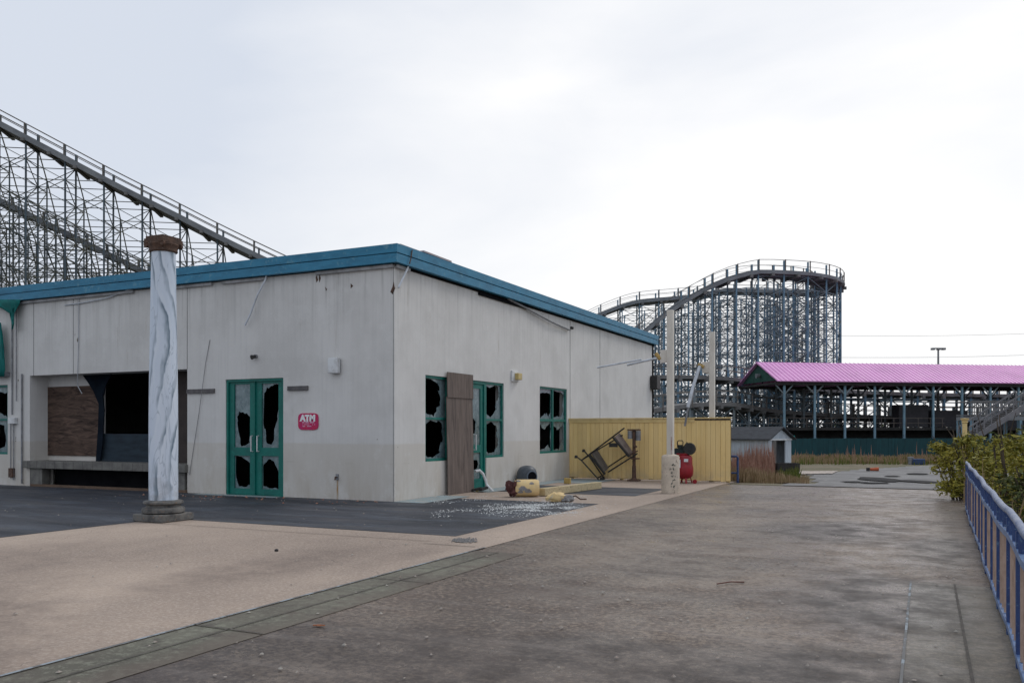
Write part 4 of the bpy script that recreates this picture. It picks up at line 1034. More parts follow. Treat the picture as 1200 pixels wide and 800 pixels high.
for (t_, a, rx) in ((.30,-1.9,.09),(.42,-2.2,.08),(.25,-2.3,.06),(.5,-1.3,.05),(.2,-.9,.05)):
    nrm = ax.cross(Vector((0,0,1)))*math.cos(a+3.14)*1 - Vector((0,0,1))*0
    side_d = Vector((SA, -CA, 0)); up_ = Vector((0,0,1)); ang = a+1.57+.35
    d = side_d*math.cos(ang)+up_*math.sin(ang); tdir = ax.cross(d).normalized()
    cN = pA+ax*t_+d*(r-.004)
    pts = [cN+ax*(rx*math.cos(q_)*(1+.3*math.sin(3*q_)))+tdir*(rx*.6*math.sin(q_)) for q_ in [i/10*6.28 for i in range(10)]]
    m.prism(pts, d*0.012); m.cut()
m.split('spalled_patch', simple('bare_grey_concrete', (0.28,0.28,0.28), (0.18,0.17,0.17), 14, .9), BO)
# timber beam
b0, b1 = onZ(632, 582), onZ(700, 573)
m = MB(); m.beam(Vector((b0.x, b0.y+.15, .10)), Vector((b1.x, b1.y+.1, .10)), .17, .17)
tag(m.build('timber_beam', M_TIMBER, bevel=.008), 'long yellowed square timber lying on the paving beside the wall', 'timber')
p = onZ(665, 567); m = MB(); m.box(p.x-.09, p.x+.09, p.y-.05, p.y+.05, .012, .17); tag(m.build('wood_block', simple('yellow_block', (0.50,0.36,0.12), None, 5, .8), bevel=.01), 'small yellow block standing behind the long timber', 'block')
# grey domed bin hood
p = onX(617.5, 555, WX+.30); p = Vector((p.x, p.y, 0))
HD_ = thing('bin_hood', 'dark grey domed bin hood with a round opening against the side wall', 'bin hood', p)
m = MB(); prof = [(.27,.01),(.275,.25),(.265,.36),(.24,.44),(.19,.50),(.11,.54),(.02,.55)]
m.lathe(p, prof, 28); m.build('dome', simple('slate_grey_plastic', (0.085,0.10,0.12), (0.05,0.06,0.07), 5, .45), HD_, smooth=True)
vd = Vector((.80, -.60, 0)).normalized(); side_ = Vector((-vd.y, vd.x, 0)); m = MB(); cN = p+Vector((0,0,.26))
ring = lambda rr, off: [cN+vd*off+side_*rr*math.cos(i/20*6.283)+Vector((0,0,1))*rr*math.sin(i/20*6.283) for i in range(20)]
m.prism(ring(.135, .262), vd*.03); m.build('opening', M_DARK, HD_)
m = MB(); m.tube(ring(.145, .285)+[ring(.145, .285)[0]], .018, 8); m.build('opening_rim', simple('blue_grey_rim', (0.14,0.17,0.21)), HD_, smooth=True)
# concrete chunk
p = onZ(655, 588); rnd = random.Random(9)
CH = thing('concrete_chunk', 'small broken chunk of yellow concrete with rusty rebar on the asphalt', 'concrete chunk', p)
axc = ax
def lump(c, ra, rb, rc, mat, name, seed):
    m = MB(); n1, n2 = 8, 14; P = []
    for i in range(n1+1):
        for j in range(n2):
            a, b = math.pi*i/n1, 2*math.pi*j/n2
            d = Vector((math.sin(a)*math.cos(b), math.sin(a)*math.sin(b), math.cos(a)))
            k = 1+.45*noise.noise(d*2.1+Vector((seed, 0, 0)))+.15*noise.noise(d*6+Vector((seed,0,0)))
            q_ = c+axc*(d.x*ra*k)+Vector((-SA, CA, 0))*(d.y*rb*k); q_.z = max(.012, c.z+d.z*rc*k); m.v.append(q_)
    for i in range(n1):
        for j in range(n2): m.f.append([i*n2+j, i*n2+(j+1) % n2, (i+1)*n2+(j+1) % n2, (i+1)*n2+j]); m.mi.append(0)
    m.build(name, mat, CH)
lump(p+Vector((0,0,.09))-axc*.06, .22, .13, .11, M_YCONC, 'painted_face', 3)
lump(p+Vector((0,0,.07))+axc*.17, .15, .12, .09, simple('bare_grey_concrete', (0.28,0.28,0.28)), 'bare_concrete', 7)
m = MB(); m.tube([p+axc*.2+Vector((0,0,.1)), p+axc*.35+Vector((0,0,.13)), p+axc*.42+Vector((0,.1,.05)), p+axc*.55+Vector((0,.1,.05))], .015, 6); m.build('rebar', M_RUST, CH)
# glass crumbs and grit on the paving
def scatter(name, mat, n, gen, smin, smax, seed, label=None, cat=None):
    rnd = random.Random(seed); m = MB()
    for _ in range(n):
        x, y = gen(rnd)
        z = .0126; s_ = rnd.uniform(smin, smax); a = rnd.uniform(0, 6.28)
        pts = [Vector((x+s_*math.cos(a+t)*rnd.uniform(.6,1.2), y+s_*math.sin(a+t)*rnd.uniform(.6,1.2), z)) for t in (0, 1.6, 3.1, 4.6)]
        hgt = s_*rnd.uniform(.25, .9)
        m.add(pts+[Vector((x, y, z+hgt))], [(0,1,4),(1,2,4),(2,3,4),(3,0,4)])
    o = m.build(name, mat, origin=(0,0,0)); return tag(o, label, cat, kind='stuff')
def clumpy(fn, r, sc=2.2, k=.5):
    for _ in range(12):
        x, y = fn(r)
        if r.random() < max(0, noise.noise(Vector((x*sc, y*sc, 2.2)))*1.6+k-.25): return x, y
    return x, y
def g_main(r):
    def f(r): c = onZ(r.gauss(634, 27), 596.5+r.gauss(0, 3.4)); return c.x, c.y
    return clumpy(f, r)
def g_fan(r):
    c = onZ(r.uniform(505, 690), r.uniform(581, 607)); return c.x, c.y
def g_wide(r): return r.uniform(-19, -6.0), r.uniform(11.0, 16.2)
scatter('glass_crumbs', M_SHARD, 2300, g_main, .005, .017, 1, 'white crushed glass crumbs spread over the asphalt by the side door', 'broken glass')
def g_small(r):
    k = r.random()
    if k < .5: c = onZ(r.gauss(545, 14), 634.5+r.gauss(0, 1.5)-0); return c.x, c.y
    return g_fan(r)
scatter('glass_crumbs', M_SHARD, 900, lambda r: clumpy(g_fan, r, 1.4, .4), .005, .018, 2, 'sparse glass crumbs fanning out from the side door to the corner', 'broken glass')
def g_pile(r): c = onZ(r.gauss(543, 6), 634+r.gauss(0, 1.0)); return c.x, c.y
scatter('gravel_pile', simple('grey_grit', (0.13,0.13,0.13), (0.22,0.2,0.19), 30), 350, g_pile, .008, .03, 3, 'little pile of grey grit at the asphalt corner', 'grit')
def g_all(r):
    return (r.uniform(-5, .4), r.uniform(3, 23)) if r.random() < .7 else (r.uniform(-20, -5), r.uniform(3, 16))
scatter('litter_grit', simple('pale_grit', (0.36,0.34,0.30), (0.24,0.18,0.15), 30), 900, g_all, .006, .022, 4, 'scattered pale grit and crumbs over the whole paving', 'grit')
def g_leaf(r): return r.gauss(-9.6, 4), 15.0+r.gauss(-.4, .4)
scatter('litter_grit', simple('reddish_scrap', (0.36,0.12,0.07), (0.25,0.2,0.15), 30), 60, lambda r: (r.uniform(-17, -10.2), r.uniform(13.6, 15.0)), .012, .045, 6, 'reddish and pale scraps along the foot of the front wall', 'scrap')
# twig on the brown paving
a, b = onZ(840, 685.5), onZ(872, 683); m = MB(); m.tube([Vector((a.x, a.y, .015)), Vector(((a.x+b.x)/2, (a.y+b.y)/2+.02, .022)), Vector((b.x, b.y, .012))], .006, 6)
tag(m.build('twig', simple('red_brown_twig', (0.14,0.05,0.035))), 'thin reddish twig lying alone in the middle of the brown paving', 'twig')
a = onZ(369.5, 734); m = MB(); 
for k in range(4): m.obox((a.x+.02*k, a.y+.012*(k % 2), .012+.001*k), (.016,.006,0), (-.004,.010,.0), (0,0,.003))
tag(m.build('leaf_scrap', simple('orange_leaf', (0.34,0.11,0.04))), 'little orange dead leaf on the mossy green strip', 'leaf')
a = onZ(324, 646); m = MB(); m.lathe((a.x, a.y, .005), [(.022,0),(.025,.02),(.01,.03)], 8); tag(m.build('stone', M_BLACKM), 'single small black stone on the tan concrete', 'stone')

# ================================================================= RAILING at the right
rx = 0.455; RS = 0.0128; ry0, ry1 = 1.2, 18.3
RL = thing('railing', 'blue railing with salmon pickets and worn top rail along plaza edge', 'railing', (rx, (ry0+ry1)/2, 0))
def wob(y): return (0.005*math.sin(y*1.1)+0.004*math.sin(y*2.7+1))/.8 + RS*y/.8
rz = 0.90
def rpath(z, st=.35): 
    n = int((ry1-ry0)/st); return [Vector((rx+wob(ry0+(ry1-ry0)*i/n)*.8, ry0+(ry1-ry0)*i/n, z+.006*math.sin(i*.9)+.004*math.sin(i*2.3))) for i in range(n+1)]
m = MB(); m.tube(rpath(rz), .026, 12); m.build('top_rail', M_TOPR, RL, smooth=True)
def flat(z, w, h, name, mat):
    m = MB(); P = rpath(z)
    for a, b in zip(P, P[1:]): m.beam(a, b, w, h)
    m.build(name, mat, RL)
flat(rz-.17, .045, .045, 'middle_rail', M_BLUEL); flat(.07, .045, .04, 'bottom_rail', M_BLUEL)
y = ry0+.05; k = 0
while y <= ry1:
    xx = rx+wob(y)*.8
    if k % 5 == 0:
        m = MB(); m.box(xx-.022, xx+.022, y-.022, y+.022, .002, rz-.035); m.build('post', M_BLUEP, RL, bevel=.004)
    else:
        m = MB(); m.box(xx-.010, xx+.010, y-.012, y+.012, .091, rz-.194); m.build('picket', M_PINKP, RL)
        if k % 5 in (2, 4):
            m = MB(); m.beam((xx, y, rz-.147), (xx, y, rz-.03), .03, .03); m.build('stub', M_BLUEP, RL)
    y += .2; k += 1
# yellow post with moulded cap just beyond the railing's end
pp = c2w((1130.5-600)/F*21.5, 21.5); pz = 1.5+14/F*21.5
YP_ = thing('yellow_post', 'slim pale yellow post with moulded cap at the far end of the railing', 'post', (pp.x, pp.y, -.85))
m = MB(); m.lathe((pp.x, pp.y, -.85), [(.055,0),(.055,pz+.85-.12)], 16); m.build('shaft', M_YRAIL, YP_, smooth=True)
m = MB(); m.lathe((pp.x, pp.y, pz), [(.06,-.119),(.075,-.10),(.06,-.08),(.066,-.06),(.095,-.03),(.10,0),(.02,.005)], 16); m.build('cap', M_YRAIL, YP_, smooth=True)

# ================================================================= VEGETATION
def foliage(blobs, n, size, seed, flat=0.3, shell=0.55):
    rnd = random.Random(seed); m = MB(); tot = sum(b[3]**2 for b in blobs)
    for (cx, cy, cz, r, *rz_) in blobs:
        rzz = rz_[0] if rz_ else r*.8
        for _ in range(int(n*r*r/tot)):
            d = Vector((rnd.gauss(0,1), rnd.gauss(0,1), rnd.gauss(0,1))).normalized(); k = rnd.random()**shell*(0.85+.35*noise.noise(d*2.3+Vector((cx, cy, cz))))
            p = Vector((cx+d.x*r*k, cy+d.y*r*k, cz+d.z*rzz*k))
            if p.z < terr(p.x, p.y)+.02: continue
            s_ = size*rnd.uniform(.3, 1.35)
            a = Vector((rnd.gauss(0,1), rnd.gauss(0,1), rnd.gauss(0,.6))).normalized(); b = a.orthogonal().normalized(); b = (Matrix.Rotation(rnd.uniform(0, 6.28), 3, a) @ b)
            m.add([p-a*s_, p+b*s_*.42, p+a*s_, p-b*s_*.42], [(0,1,2,3)])
    return m
def bush(name, label, cat, base, blobs, n, size, mat, seed, group=None, stems=7, h=1.2, spread=.6):
    o = thing(name, label, cat, base, group); base = Vector(base); rnd = random.Random(seed)
    B_ = [(base.x+b[0], base.y+b[1], base.z+b[2], *b[3:]) for b in blobs]
    foliage(B_, n, size, seed).build('foliage', mat, o)
    m = MB()
    for k in range(stems):
        b = B_[k % len(B_)]; tgt = Vector((b[0], b[1], b[2]))+Vector((rnd.uniform(-.8,.8), rnd.uniform(-.8,.8), rnd.uniform(0,1.15)))*b[3]
        mid_ = (base+tgt)/2+Vector((rnd.uniform(-.1,.1), rnd.uniform(-.1,.1), .1)); m.tube([base+Vector((rnd.uniform(-.1,.1), rnd.uniform(-.1,.1), -.05)), mid_, tgt], [.022*h, .014*h, .005*h], 6)
    m.build('stem', M_BARK, o, smooth=True); return o
# shrubs beyond the railing (lower ground at -0.85)
def gp(u, Y): 
    u += 4
    p = c2w((u-600)/F*Y, Y); p.z = -.85; return p
sh = [
 ('shrub', 'loose yellow-green shrub overhanging the end of the railing by the yellow post', 'shrub', gp(1143, 18.6), [(0,0,1.4,.8),(-.5,.1,1.75,.5),(.4,.3,1.8,.7),(.2,-.2,.8,.7),(-.7,.2,1.9,.3,.15),(-.2,-.3,2.1,.4,.2)], 1900, .065, M_LEAFY, 1),
 ('shrub', 'tall yellow-green shrub behind middle of the railing', 'shrub', gp(1178, 15.5), [(0,0,1.3,.8),(.5,.3,1.7,.7),(-.4,.2,1.6,.5),(.2,-.1,.6,.7),(.9,0,1.2,.6),(.1,.2,2.1,.5,.25)], 2300, .06, M_LEAFY, 2),
 ('shrub', 'dark green shrub at right edge behind the railing', 'shrub', gp(1225, 13.0), [(0,0,1.2,.8),(.6,.4,1.6,.8),(-.4,.1,1.5,.4),(-.3,0,.5,.7)], 2300, .06, M_LEAFG, 3),
 ('shrub', 'brownish green low shrub behind the near railing', 'shrub', gp(1215, 9.5), [(0,0,.8,.55),(.3,.2,1.1,.5),(-.15,.6,.7,.5)], 1800, .04, M_LEAFB, 4),
 ('shrub', 'green shrub rising behind yellow-green shrubs near the stairs', 'shrub', gp(1165, 25), [(0,0,1.5,1.2),(1.2,.4,2.0,1.1),(-1,.3,1.7,.7),(2.3,0,1.6,1.2)], 3200, .07, M_LEAFG, 5),
 ('shrub', 'wide mustard green shrub farther back toward the stairs', 'shrub', gp(1195, 21), [(0,0,1.5,1.0),(1.2,.4,1.9,.9),(-.8,.3,1.7,.5),(.2,0,2.0,.5,.4)], 3200, .06, M_LEAFY, 6)]
for s_ in sh: bush(*s_, group='shrubs behind the railing', h=1.6, stems=16)
lo = c2w((1121-600)/F*18.6, 18.6); lo.z = 0
bush('shrub', 'small green bush on the plaza side before the far end of railing', 'shrub', lo, [(0,0,.35,.42,.3),(-.25,.1,.7,.36,.3),(.15,.2,.9,.4,.35),(-.1,-.2,.25,.45,.22),(-.35,.3,1.15,.3,.15),(.2,.1,1.3,.35,.2)], 1900, .05, M_LEAFY, 8, 'shrubs behind the railing', h=.8)
b = onZ(772, 500, 1.2)
bush('shrub', 'rusty green shrub behind yellow fence at the building end', 'shrub', (c2w((776-600)/F*42, 42, -.85)), [(0,0,1.9,1.0,1.0),(.9,.2,1.6,.8),(-.8,.1,1.4,.8)], 1800, .09, M_LEAFB, 9, h=1.6)
def blades(name, mat, n, gen, hmin, hmax, w, seed, label, cat, lean_=.25):
    rnd = random.Random(seed); m = MB()
    for _ in range(n):
        x, y, k = gen(rnd); z = terr(x, y)
        if y < PY1 and x < PX1: z = 0
        h = rnd.uniform(hmin, hmax)*k; a = rnd.uniform(0, 6.28); l_ = rnd.uniform(0, lean_)*h; b_ = rnd.uniform(0, 6.28)
        dx, dy = math.cos(a)*w, math.sin(a)*w; tx, ty = math.cos(b_)*l_, math.sin(b_)*l_
        m.add([(x-dx, y-dy, z-.02), (x+dx, y+dy, z-.02), (x+tx*.4+dx*.7, y+ty*.4+dy*.7, z+h*.6), (x+tx*.4-dx*.7, y+ty*.4-dy*.7, z+h*.6), (x+tx, y+ty, z+h)], [(0,1,2,3),(3,2,4)])
    return tag(m.build(name, mat, origin=(0,0,0)), label, cat, kind='stuff')
def cam_gen(u0, u1, Y0, Y1, clump=0.0):
    def g_(r):
        for _ in range(20):
            Y = r.uniform(Y0, Y1); u = r.uniform(u0, u1); p = c2w((u-600)/F*Y, Y)
            k = noise.noise(Vector((p.x*.5, p.y*.5, 5)))*.5+.5
            if r.random() < k+clump: return p.x, p.y, min(1.1, .35+1.9*k*k)
        return p.x, p.y, 1
    return g_
blades('reeds', M_REED, 2600, cam_gen(858, 907, 30, 37, -.1), .6, 1.75, .022, 1, 'tall russet dry reeds growing in front of the shed', 'reeds', .12)
blades('dry_grass', M_DRY, 5200, cam_gen(857, 948, 25.2, 33), .15, .5, .012, 2, 'low tan and rusty grass along the plaza end before the shed', 'dry grass')
blades('dry_grass', M_DRY, 9000, cam_gen(915, 1115, 60, 72), .12, .5, .03, 3, 'band of dry brown grass in front of the dark teal fence', 'dry grass')
blades('green_weeds', M_GRASS, 1500, cam_gen(912, 936, 27, 30), .25, .75, .02, 4, 'bright green weeds beside the black trough', 'weeds')
blades('green_weeds', M_GRASS, 900, cam_gen(930, 1115, 58, 71, -.25), .15, .6, .03, 15, 'patchy green weeds among dry grass by the far road', 'weeds')
blades('tall_weeds', M_REED, 70, cam_gen(930, 1095, 62, 70), .6, 1.4, .03, 5, 'single tall dead weed stalks before the teal fence', 'weeds', .1)
blades('green_weeds', M_GRASS, 5000, lambda r: (r.uniform(.75, 6), r.uniform(5, 24), 1), .2, .8, .015, 6, 'weeds on the low ground behind the railing', 'weeds')
blades('dry_grass', M_DRY, 5000, lambda r: (r.uniform(.7, 5), r.uniform(4, 24), 1), .3, 1.2, .012, 7, 'brown stalks on the low ground behind the railing', 'dry grass')
# far wood on the horizon
rnd = random.Random(12); bl = []
for k in range(120):
    X = rnd.uniform(-60, 150); Y = rnd.uniform(150, 175); p = c2w(X, Y); r_ = rnd.uniform(2, 3.6); bl.append((p.x, p.y, -.6+r_*.25, r_*1.5, r_*.85))
tag(foliage(bl, 26000, .5, 5, shell=.8).build('distant_wood', M_LEAFG, origin=(0,0,0)), 'low dark wood on the horizon beyond the roller coasters', 'wood', kind='stuff')

# ================================================================= SHED
gd = Vector((.72, .69)).normalized(); ld = Vector((-gd.y, gd.x))
def sw(a, b, z):  # shed coords: a along gable end, b along the long wall, from the near corner
    X = 12.27+gd.x*a+ld.x*b; Y = 41+gd.y*a+ld.y*b; return c2w(X, Y, z)
SH = thing('shed', 'small pale blue-white shed with dark shingle roof and open gable doorway', 'shed', sw(1.1, 2, -.85))
W_ = 2.2; LL = 5.0; ze = 1.12; zr = 1.62; zg = -.85
def quadp(m, pts, th, nrm): m.prism(pts, Vector(nrm)*th)
m = MB(); gx = c2w(gd.x, gd.y)-c2w(0,0); lx_ = c2w(ld.x, ld.y)-c2w(0,0)
d0, d1, dz = 0.70, 1.62, 1.0
m.prism([sw(0,0,zg), sw(0,LL,zg), sw(0,LL,ze), sw(0,0,ze)], gx*.06)
m.prism([sw(W_,0,zg), sw(W_,LL,zg), sw(W_,LL,ze), sw(W_,0,ze)], gx*-.06)
m.prism([sw(.06,0,zg), sw(d0,0,zg), sw(d0,0,dz), sw(.06,0,dz)], lx_*.06)
m.prism([sw(d1,0,zg), sw(W_-.06,0,zg), sw(W_-.06,0,dz), sw(d1,0,dz)], lx_*.06)
m.prism([sw(.06,0,dz), sw(W_-.06,0,dz), sw(W_-.06,0,ze), sw(W_/2,0,zr-.02), sw(.06,0,ze)], lx_*.06)
m.prism([sw(.06,LL,zg), sw(W_-.06,LL,zg), sw(W_-.06,LL,ze), sw(W_/2,LL,zr-.02), sw(.06,LL,ze)], lx_*-.06)
m.build('wall', M_SHED, SH)
m = MB()
up = Vector((0,0,1)); oh = .18
for s0_, s1_ in ((-oh, W_/2), (W_+oh, W_/2)):
    z0_ = ze-.09
    m.prism([sw(s0_,-.2,z0_), sw(s1_,-.2,zr+.01), sw(s1_,LL+.2,zr+.01), sw(s0_,LL+.2,z0_)], up*.05)
m.build('roof', M_SHINGLE, SH)
m = MB(); m.prism([sw(d0-.35,-.012,zg+.1), sw(d0-.02,-.012,zg+.1), sw(d0-.02,-.012,dz), sw(d0-.35,-.012,dz)], lx_*-.03)
do_ = m.build('door', M_SDOOR, SH)
m = MB(); m.prism([sw(.0,-.02,ze-.1), sw(W_,-.02,ze-.1), sw(W_,-.02,ze-.03), sw(.0,-.02,ze-.03)], lx_*-.03); m.build('lintel', M_WHITE, SH)
m = MB(); m.prism([sw(.1,.1,zg+.05), sw(W_-.1,.1,zg+.05), sw(W_-.1,LL-.1,zg+.05), sw(.1,LL-.1,zg+.05)], up*.02)
m.prism([sw(.12,1.5,zg+.1), sw(W_-.12,1.5,zg+.1), sw(W_-.12,1.5,ze-.1), sw(.12,1.5,ze-.1)], lx_*.03); m.build('inner_partition', M_DARK, SH)
m = MB(); m.prism([sw(-.005,2.3,.5), sw(-.005,3.3,.5), sw(-.005,3.3,.9), sw(-.005,2.3,.9)], gx*-.03); m.build('window', M_GREYM, SH)
# dark trough in front of the shed
p0 = c2w((911-600)/F*33, 33); p1 = c2w((937-600)/F*33, 33); zt = 1.5+(504-542.5)/F*33
TR = thing('trough', 'black weathered wooden trough on legs before the shed doorway', 'trough', ((p0.x+p1.x)/2, (p0.y+p1.y)/2, -.5))
dd = (p1-p0).normalized(); nn = Vector((-dd.y, dd.x, 0)); cen = (p0+p1)/2
m = MB(); m.obox(cen+Vector((0,0,zt-.17)), dd*.43, nn*.03, (0,0,.17)); m.obox(cen+nn*.45+Vector((0,0,zt-.17)), dd*.43, nn*.03, (0,0,.17)); m.obox(cen+nn*.22+Vector((0,0,zt-.3)), dd*.43, nn*.19, (0,0,.02))
for s_ in (-1, 1): m.obox(cen+nn*.22+dd*.41*s_+Vector((0,0,zt-.17)), dd*.02, nn*.19, (0,0,.165))
m.build('box', simple('charred_wood', (0.022,0.021,0.022), (0.04,0.036,0.034), 5, .85), TR)
for s_ in (-1, 1):
    for t_ in (0, 1):
        m = MB(); c_ = cen+nn*(.03+.4*t_)+dd*.36*s_; m.obox(c_+Vector((0,0,(zt-.34-.75)/2)), dd*.05, nn*.035, (0,0,(zt-.34+.75)/2)); m.build('leg', MATS['charred_wood'], TR)
# blue frame stub beside the fence
p0 = onY(857.5, 560, 25.3); p1 = onY(864.5, 560, 25.3); zt = onY(860, 534.5, 25.3).z; z2 = onY(860, 554, 25.3).z
BF = thing('rail_frame', 'small blue tube barrier end beside the yellow fence', 'barrier', (p1.x, 25.3, 0))
m = MB(); m.tube([(p0.x-.35, 25.3, zt), (p1.x-.03, 25.3, zt), (p1.x, 25.3, zt-.03), (p1.x, 25.3, terr(p1.x, 25.3))], .032, 10); m.build('frame', M_BLUEP, BF, smooth=True)
m = MB(); m.tube([(p0.x-.35, 25.3, z2), (p1.x, 25.3, z2)], .026, 8); m.build('lower_bar', M_BLUEP, BF)
# small far litter
p = c2w(*P2(1024, 552)); p.z = terr(p.x, p.y); m = MB(); m.tube([p+Vector((-.2,0,.12)), p+Vector((.25,.1,.14))], [.08, .11], 10); m.box(p.x-.40, p.x-.22, p.y-.1, p.y+.1, p.z, p.z+.22, 1)
tag(m.build('road_debris', [simple('orange_plastic', (0.45,0.10,0.04)), M_BLACKM]), 'orange and black debris lying at the near edge of the dry grass', 'debris')
p = c2w(*P2(1075, 544)); p.z = terr(p.x, p.y); m = MB(); m.obox(p+Vector((0,0,.22)), c2w(1,0)*.42, c2w(0,1)*.3, (0,0,.2))
tag(m.build('crate', simple('navy_crate', (0.03,0.06,0.14)), bevel=.05), 'dark blue crate standing at the road edge before the teal fence', 'crate')
p = c2w(*P2(1067, 544)); p.z = terr(p.x, p.y); m = MB(); m.lathe(p, [(.14,0),(.2,.5),(.19,.55)], 14); tag(m.build('bucket', M_GREYM), 'grey bucket beside the dark blue crate', 'bucket')

# ================================================================= STATION with pink roof
th = math.atan2(.155, .988); e1 = Vector((.988, .155)); e2 = Vector((-.155, .988))
S0 = Vector((23.55, 75.0))
def st(a, b, z): return c2w(S0.x+e1.x*a+e2.x*b, S0.y+e1.y*a+e2.y*b, z)
SW, SLn = 7.4, 62.0; ez, rzz = 5.95, 7.75
ST = thing('station', 'long open coaster station with pink ribbed roof, green gable and pale blue posts', 'station', st(30, 3, -.85))
n1w = (st(1,0,0)-st(0,0,0)); n2w = (st(0,1,0)-st(0,0,0)); ohg = .5
m = MB()
rib = .42; L0, L1 = -.6, SLn
k = L0
m.prism([st(L0,-ohg,ez-.12), st(L0,SW/2,rzz), st(L0,SW+ohg,ez-.12), st(L0,SW+ohg,ez-.2), st(L0,SW/2,rzz-.1), st(L0,-ohg,ez-.2)], n1w*(L1-L0))
while k < L1:
    for (b0_, b1_) in ((-ohg-.02, SW/2),):
        p0, p1 = st(k,b0_,ez-.1), st(k,b1_,rzz+.03); m.beam(p0, p1, .04, .028, up=n1w)
    k += rib
m.build('roof', M_PINK, ST)
m = MB(); m.prism([st(-.3,.0,ez-.05), st(-.3,SW,ez-.05), st(-.3,SW/2,rzz-.12)], n1w*.1); gb = m.build('gable', M_GABLE, ST)
m = MB(); m.tube([st(-.36,SW*.46,ez+.55), st(-.75,SW*.46,ez+.5)], [.16,.22], 12); m.build('gable_lamp', M_GREYM, gb)
m = MB(); m.prism([st(-.55,-.2,ez-.42), st(-.55,SW+.2,ez-.42), st(-.55,SW+.2,ez-.25), st(-.55,-.2,ez-.25)], n1w*.1)
m.beam(st(-.6,-.25,ez-.35), st(SLn,-.25,ez-.35), .12, .28); m.beam(st(-.6,SW+.1,ez-.35), st(SLn,SW+.1,ez-.35), .12, .28)
k = 0
while k < SLn: m.beam(st(k,0,ez-.3), st(k,SW,ez-.3), .12, .2); m.beam(st(k,SW/2,ez-.3), st(k,SW/2,rzz-.15), .1, .1); k += 2.86
m.build('roof_truss', M_SHADEW, ST)
k = 0.3; i = 0
while k < SLn:
    for b_ in (0, SW):
        m = MB(); m.beam(st(k,b_,-.85), st(k,b_,ez-.35), .18, .18); pst = m.build('post', M_SPOST if b_ == 0 else M_CBRACE, ST)
        m = MB()
        for s_ in (-1, 1): m.beam(st(k,b_,ez-1.3), st(k+.8*s_,b_,ez-.48), .1, .1)
        m.build('knee_brace', M_CBRACE, pst)
        if b_ == 0: m = MB(); m.beam(st(k,b_,.55), st(k,b_,.80), .32, .32); m.build('post_foot', M_SPOST, pst)
    k += 2.86; i += 1
# platform, decks, railings and dark lower works
m = MB(); m.prism([st(-1,.3,1.5), st(SLn,.3,1.5), st(SLn,SW-.2,1.5), st(-1,SW-.2,1.5)], (0,0,.25))
m.prism([st(-1,2.6,-.8), st(SLn,2.6,-.8), st(SLn,2.6,1.5), st(-1,2.6,1.5)], n2w*.1)
m.build('platform', M_SHADEW, ST)
m = MB(); k = -1
for z_ in (2.15, 2.6): m.beam(st(-1,.4,z_), st(16,.4,z_), .06, .06); m.beam(st(8,SW-.4,z_+.1), st(SLn,SW-.4,z_+.1), .06, .08)
while k < SLn: m.beam(st(k,.4,1.7), st(k,.4,2.65), .06, .06) if k < 16 else None; m.beam(st(k,SW-.4,1.7), st(k,SW-.4,2.7), .06, .06); k += 1.2
m.build('platform_rail', simple('dull_brown_rail', (0.10,0.085,0.075), (0.06,0.05,0.05)), ST)
m = MB()
for (a0_, a1_, b_, z0_, z1_) in ((13.5,16.5,4,1.8,3.9),(17.2,21,4.5,1.8,3.4),(21.5,27,4.2,1.8,3.0),(29,36,4.4,1.8,3.9)):
    m.obox((st(a0_,b_,z0_)+st(a1_,b_,z1_))/2, n1w*((a1_-a0_)/2), n2w*.6, (0,0,(z1_-z0_)/2)); m.cut()
m.split('control_cabin', simple('dark_grey_cabin', (0.05,0.048,0.055), (0.03,0.03,0.035), 1), ST)
# teal fence in front of the station
tf = MB(); k = -1.2; rnd = random.Random(8)
TF = thing('fence', 'low dark teal board fence under the pink-roofed station', 'fence', st(10,-1,-.85))
while k < 19.5:
    w_ = .3; d_ = rnd.uniform(0,.02)
    p_ = st(k,-1.0+d_,-.85); tf.prism([st(k+.005,-1.0+d_,-.9), st(k+w_-.005,-1.0+d_,-.9), st(k+w_-.005,-1.0+d_,.80+rnd.uniform(-.02,.02)), st(k+.005,-1.0+d_,.80)], n2w*.03); k += w_
tf.build('board_panel', M_TEALD, TF)
m = MB(); m.prism([st(-1.2,-.93,-.9), st(19.5,-.93,-.9), st(19.5,-.93,.76), st(-1.2,-.93,.76)], n2w*.03); m.build('backing', M_TEALD, TF)
# yellow and teal bins seen under the platform
for (a_, w_, mt, lb) in ((-.55,.75,'y','yellow box behind the teal fence left of station corner'),(.55,.5,'t','teal box behind the teal fence beside yellow box')):
    m = MB(); m.obox(st(a_+w_/2,-.3,.9), n1w*(w_/2), n2w*.2, (0,0,.14))
    if mt == 'y': m.box(0,0,0,0,0,0) if False else None
    tag(m.build('storage_box', simple('bright_yellow_box', (0.55,0.38,0.03)) if mt == 'y' else simple('bright_teal_box', (0.0,0.25,0.22)), bevel=.02), lb, 'box')

# ================================================================= STAIRS AND WALKWAY at the right
SR = thing('footbridge', 'grey raised walkway with slatted railing and stairs down, right of the station', 'footbridge', c2w(36, 61, -.85))
def cw(u, v, Y): return atD(u, v, Y)
m = MB(); zdk = 1.5+(504-488)/F*60; X0, X1 = (1138-600)/F*60, 52
m.prism([c2w(X0,60,zdk-.25), c2w(X1,60,zdk-.25), c2w(X1,62,zdk-.25), c2w(X0,62,zdk-.25)], (0,0,.25)); m.build('deck', M_SIDE, SR)
m = MB(); x = X0
for z_ in (.12, 1.08):
    m.beam(c2w(X0,60.02,zdk+z_), c2w(X1,60.02,zdk+z_), .08, .08); m.beam(c2w(X0,61.98,zdk+z_), c2w(X1,61.98,zdk+z_), .08, .08)
while x < X1: m.beam(c2w(x,60.02,zdk), c2w(x,60.02,zdk+1.08), .05, .05); x += .13
m.build('railing', M_DECK, SR)
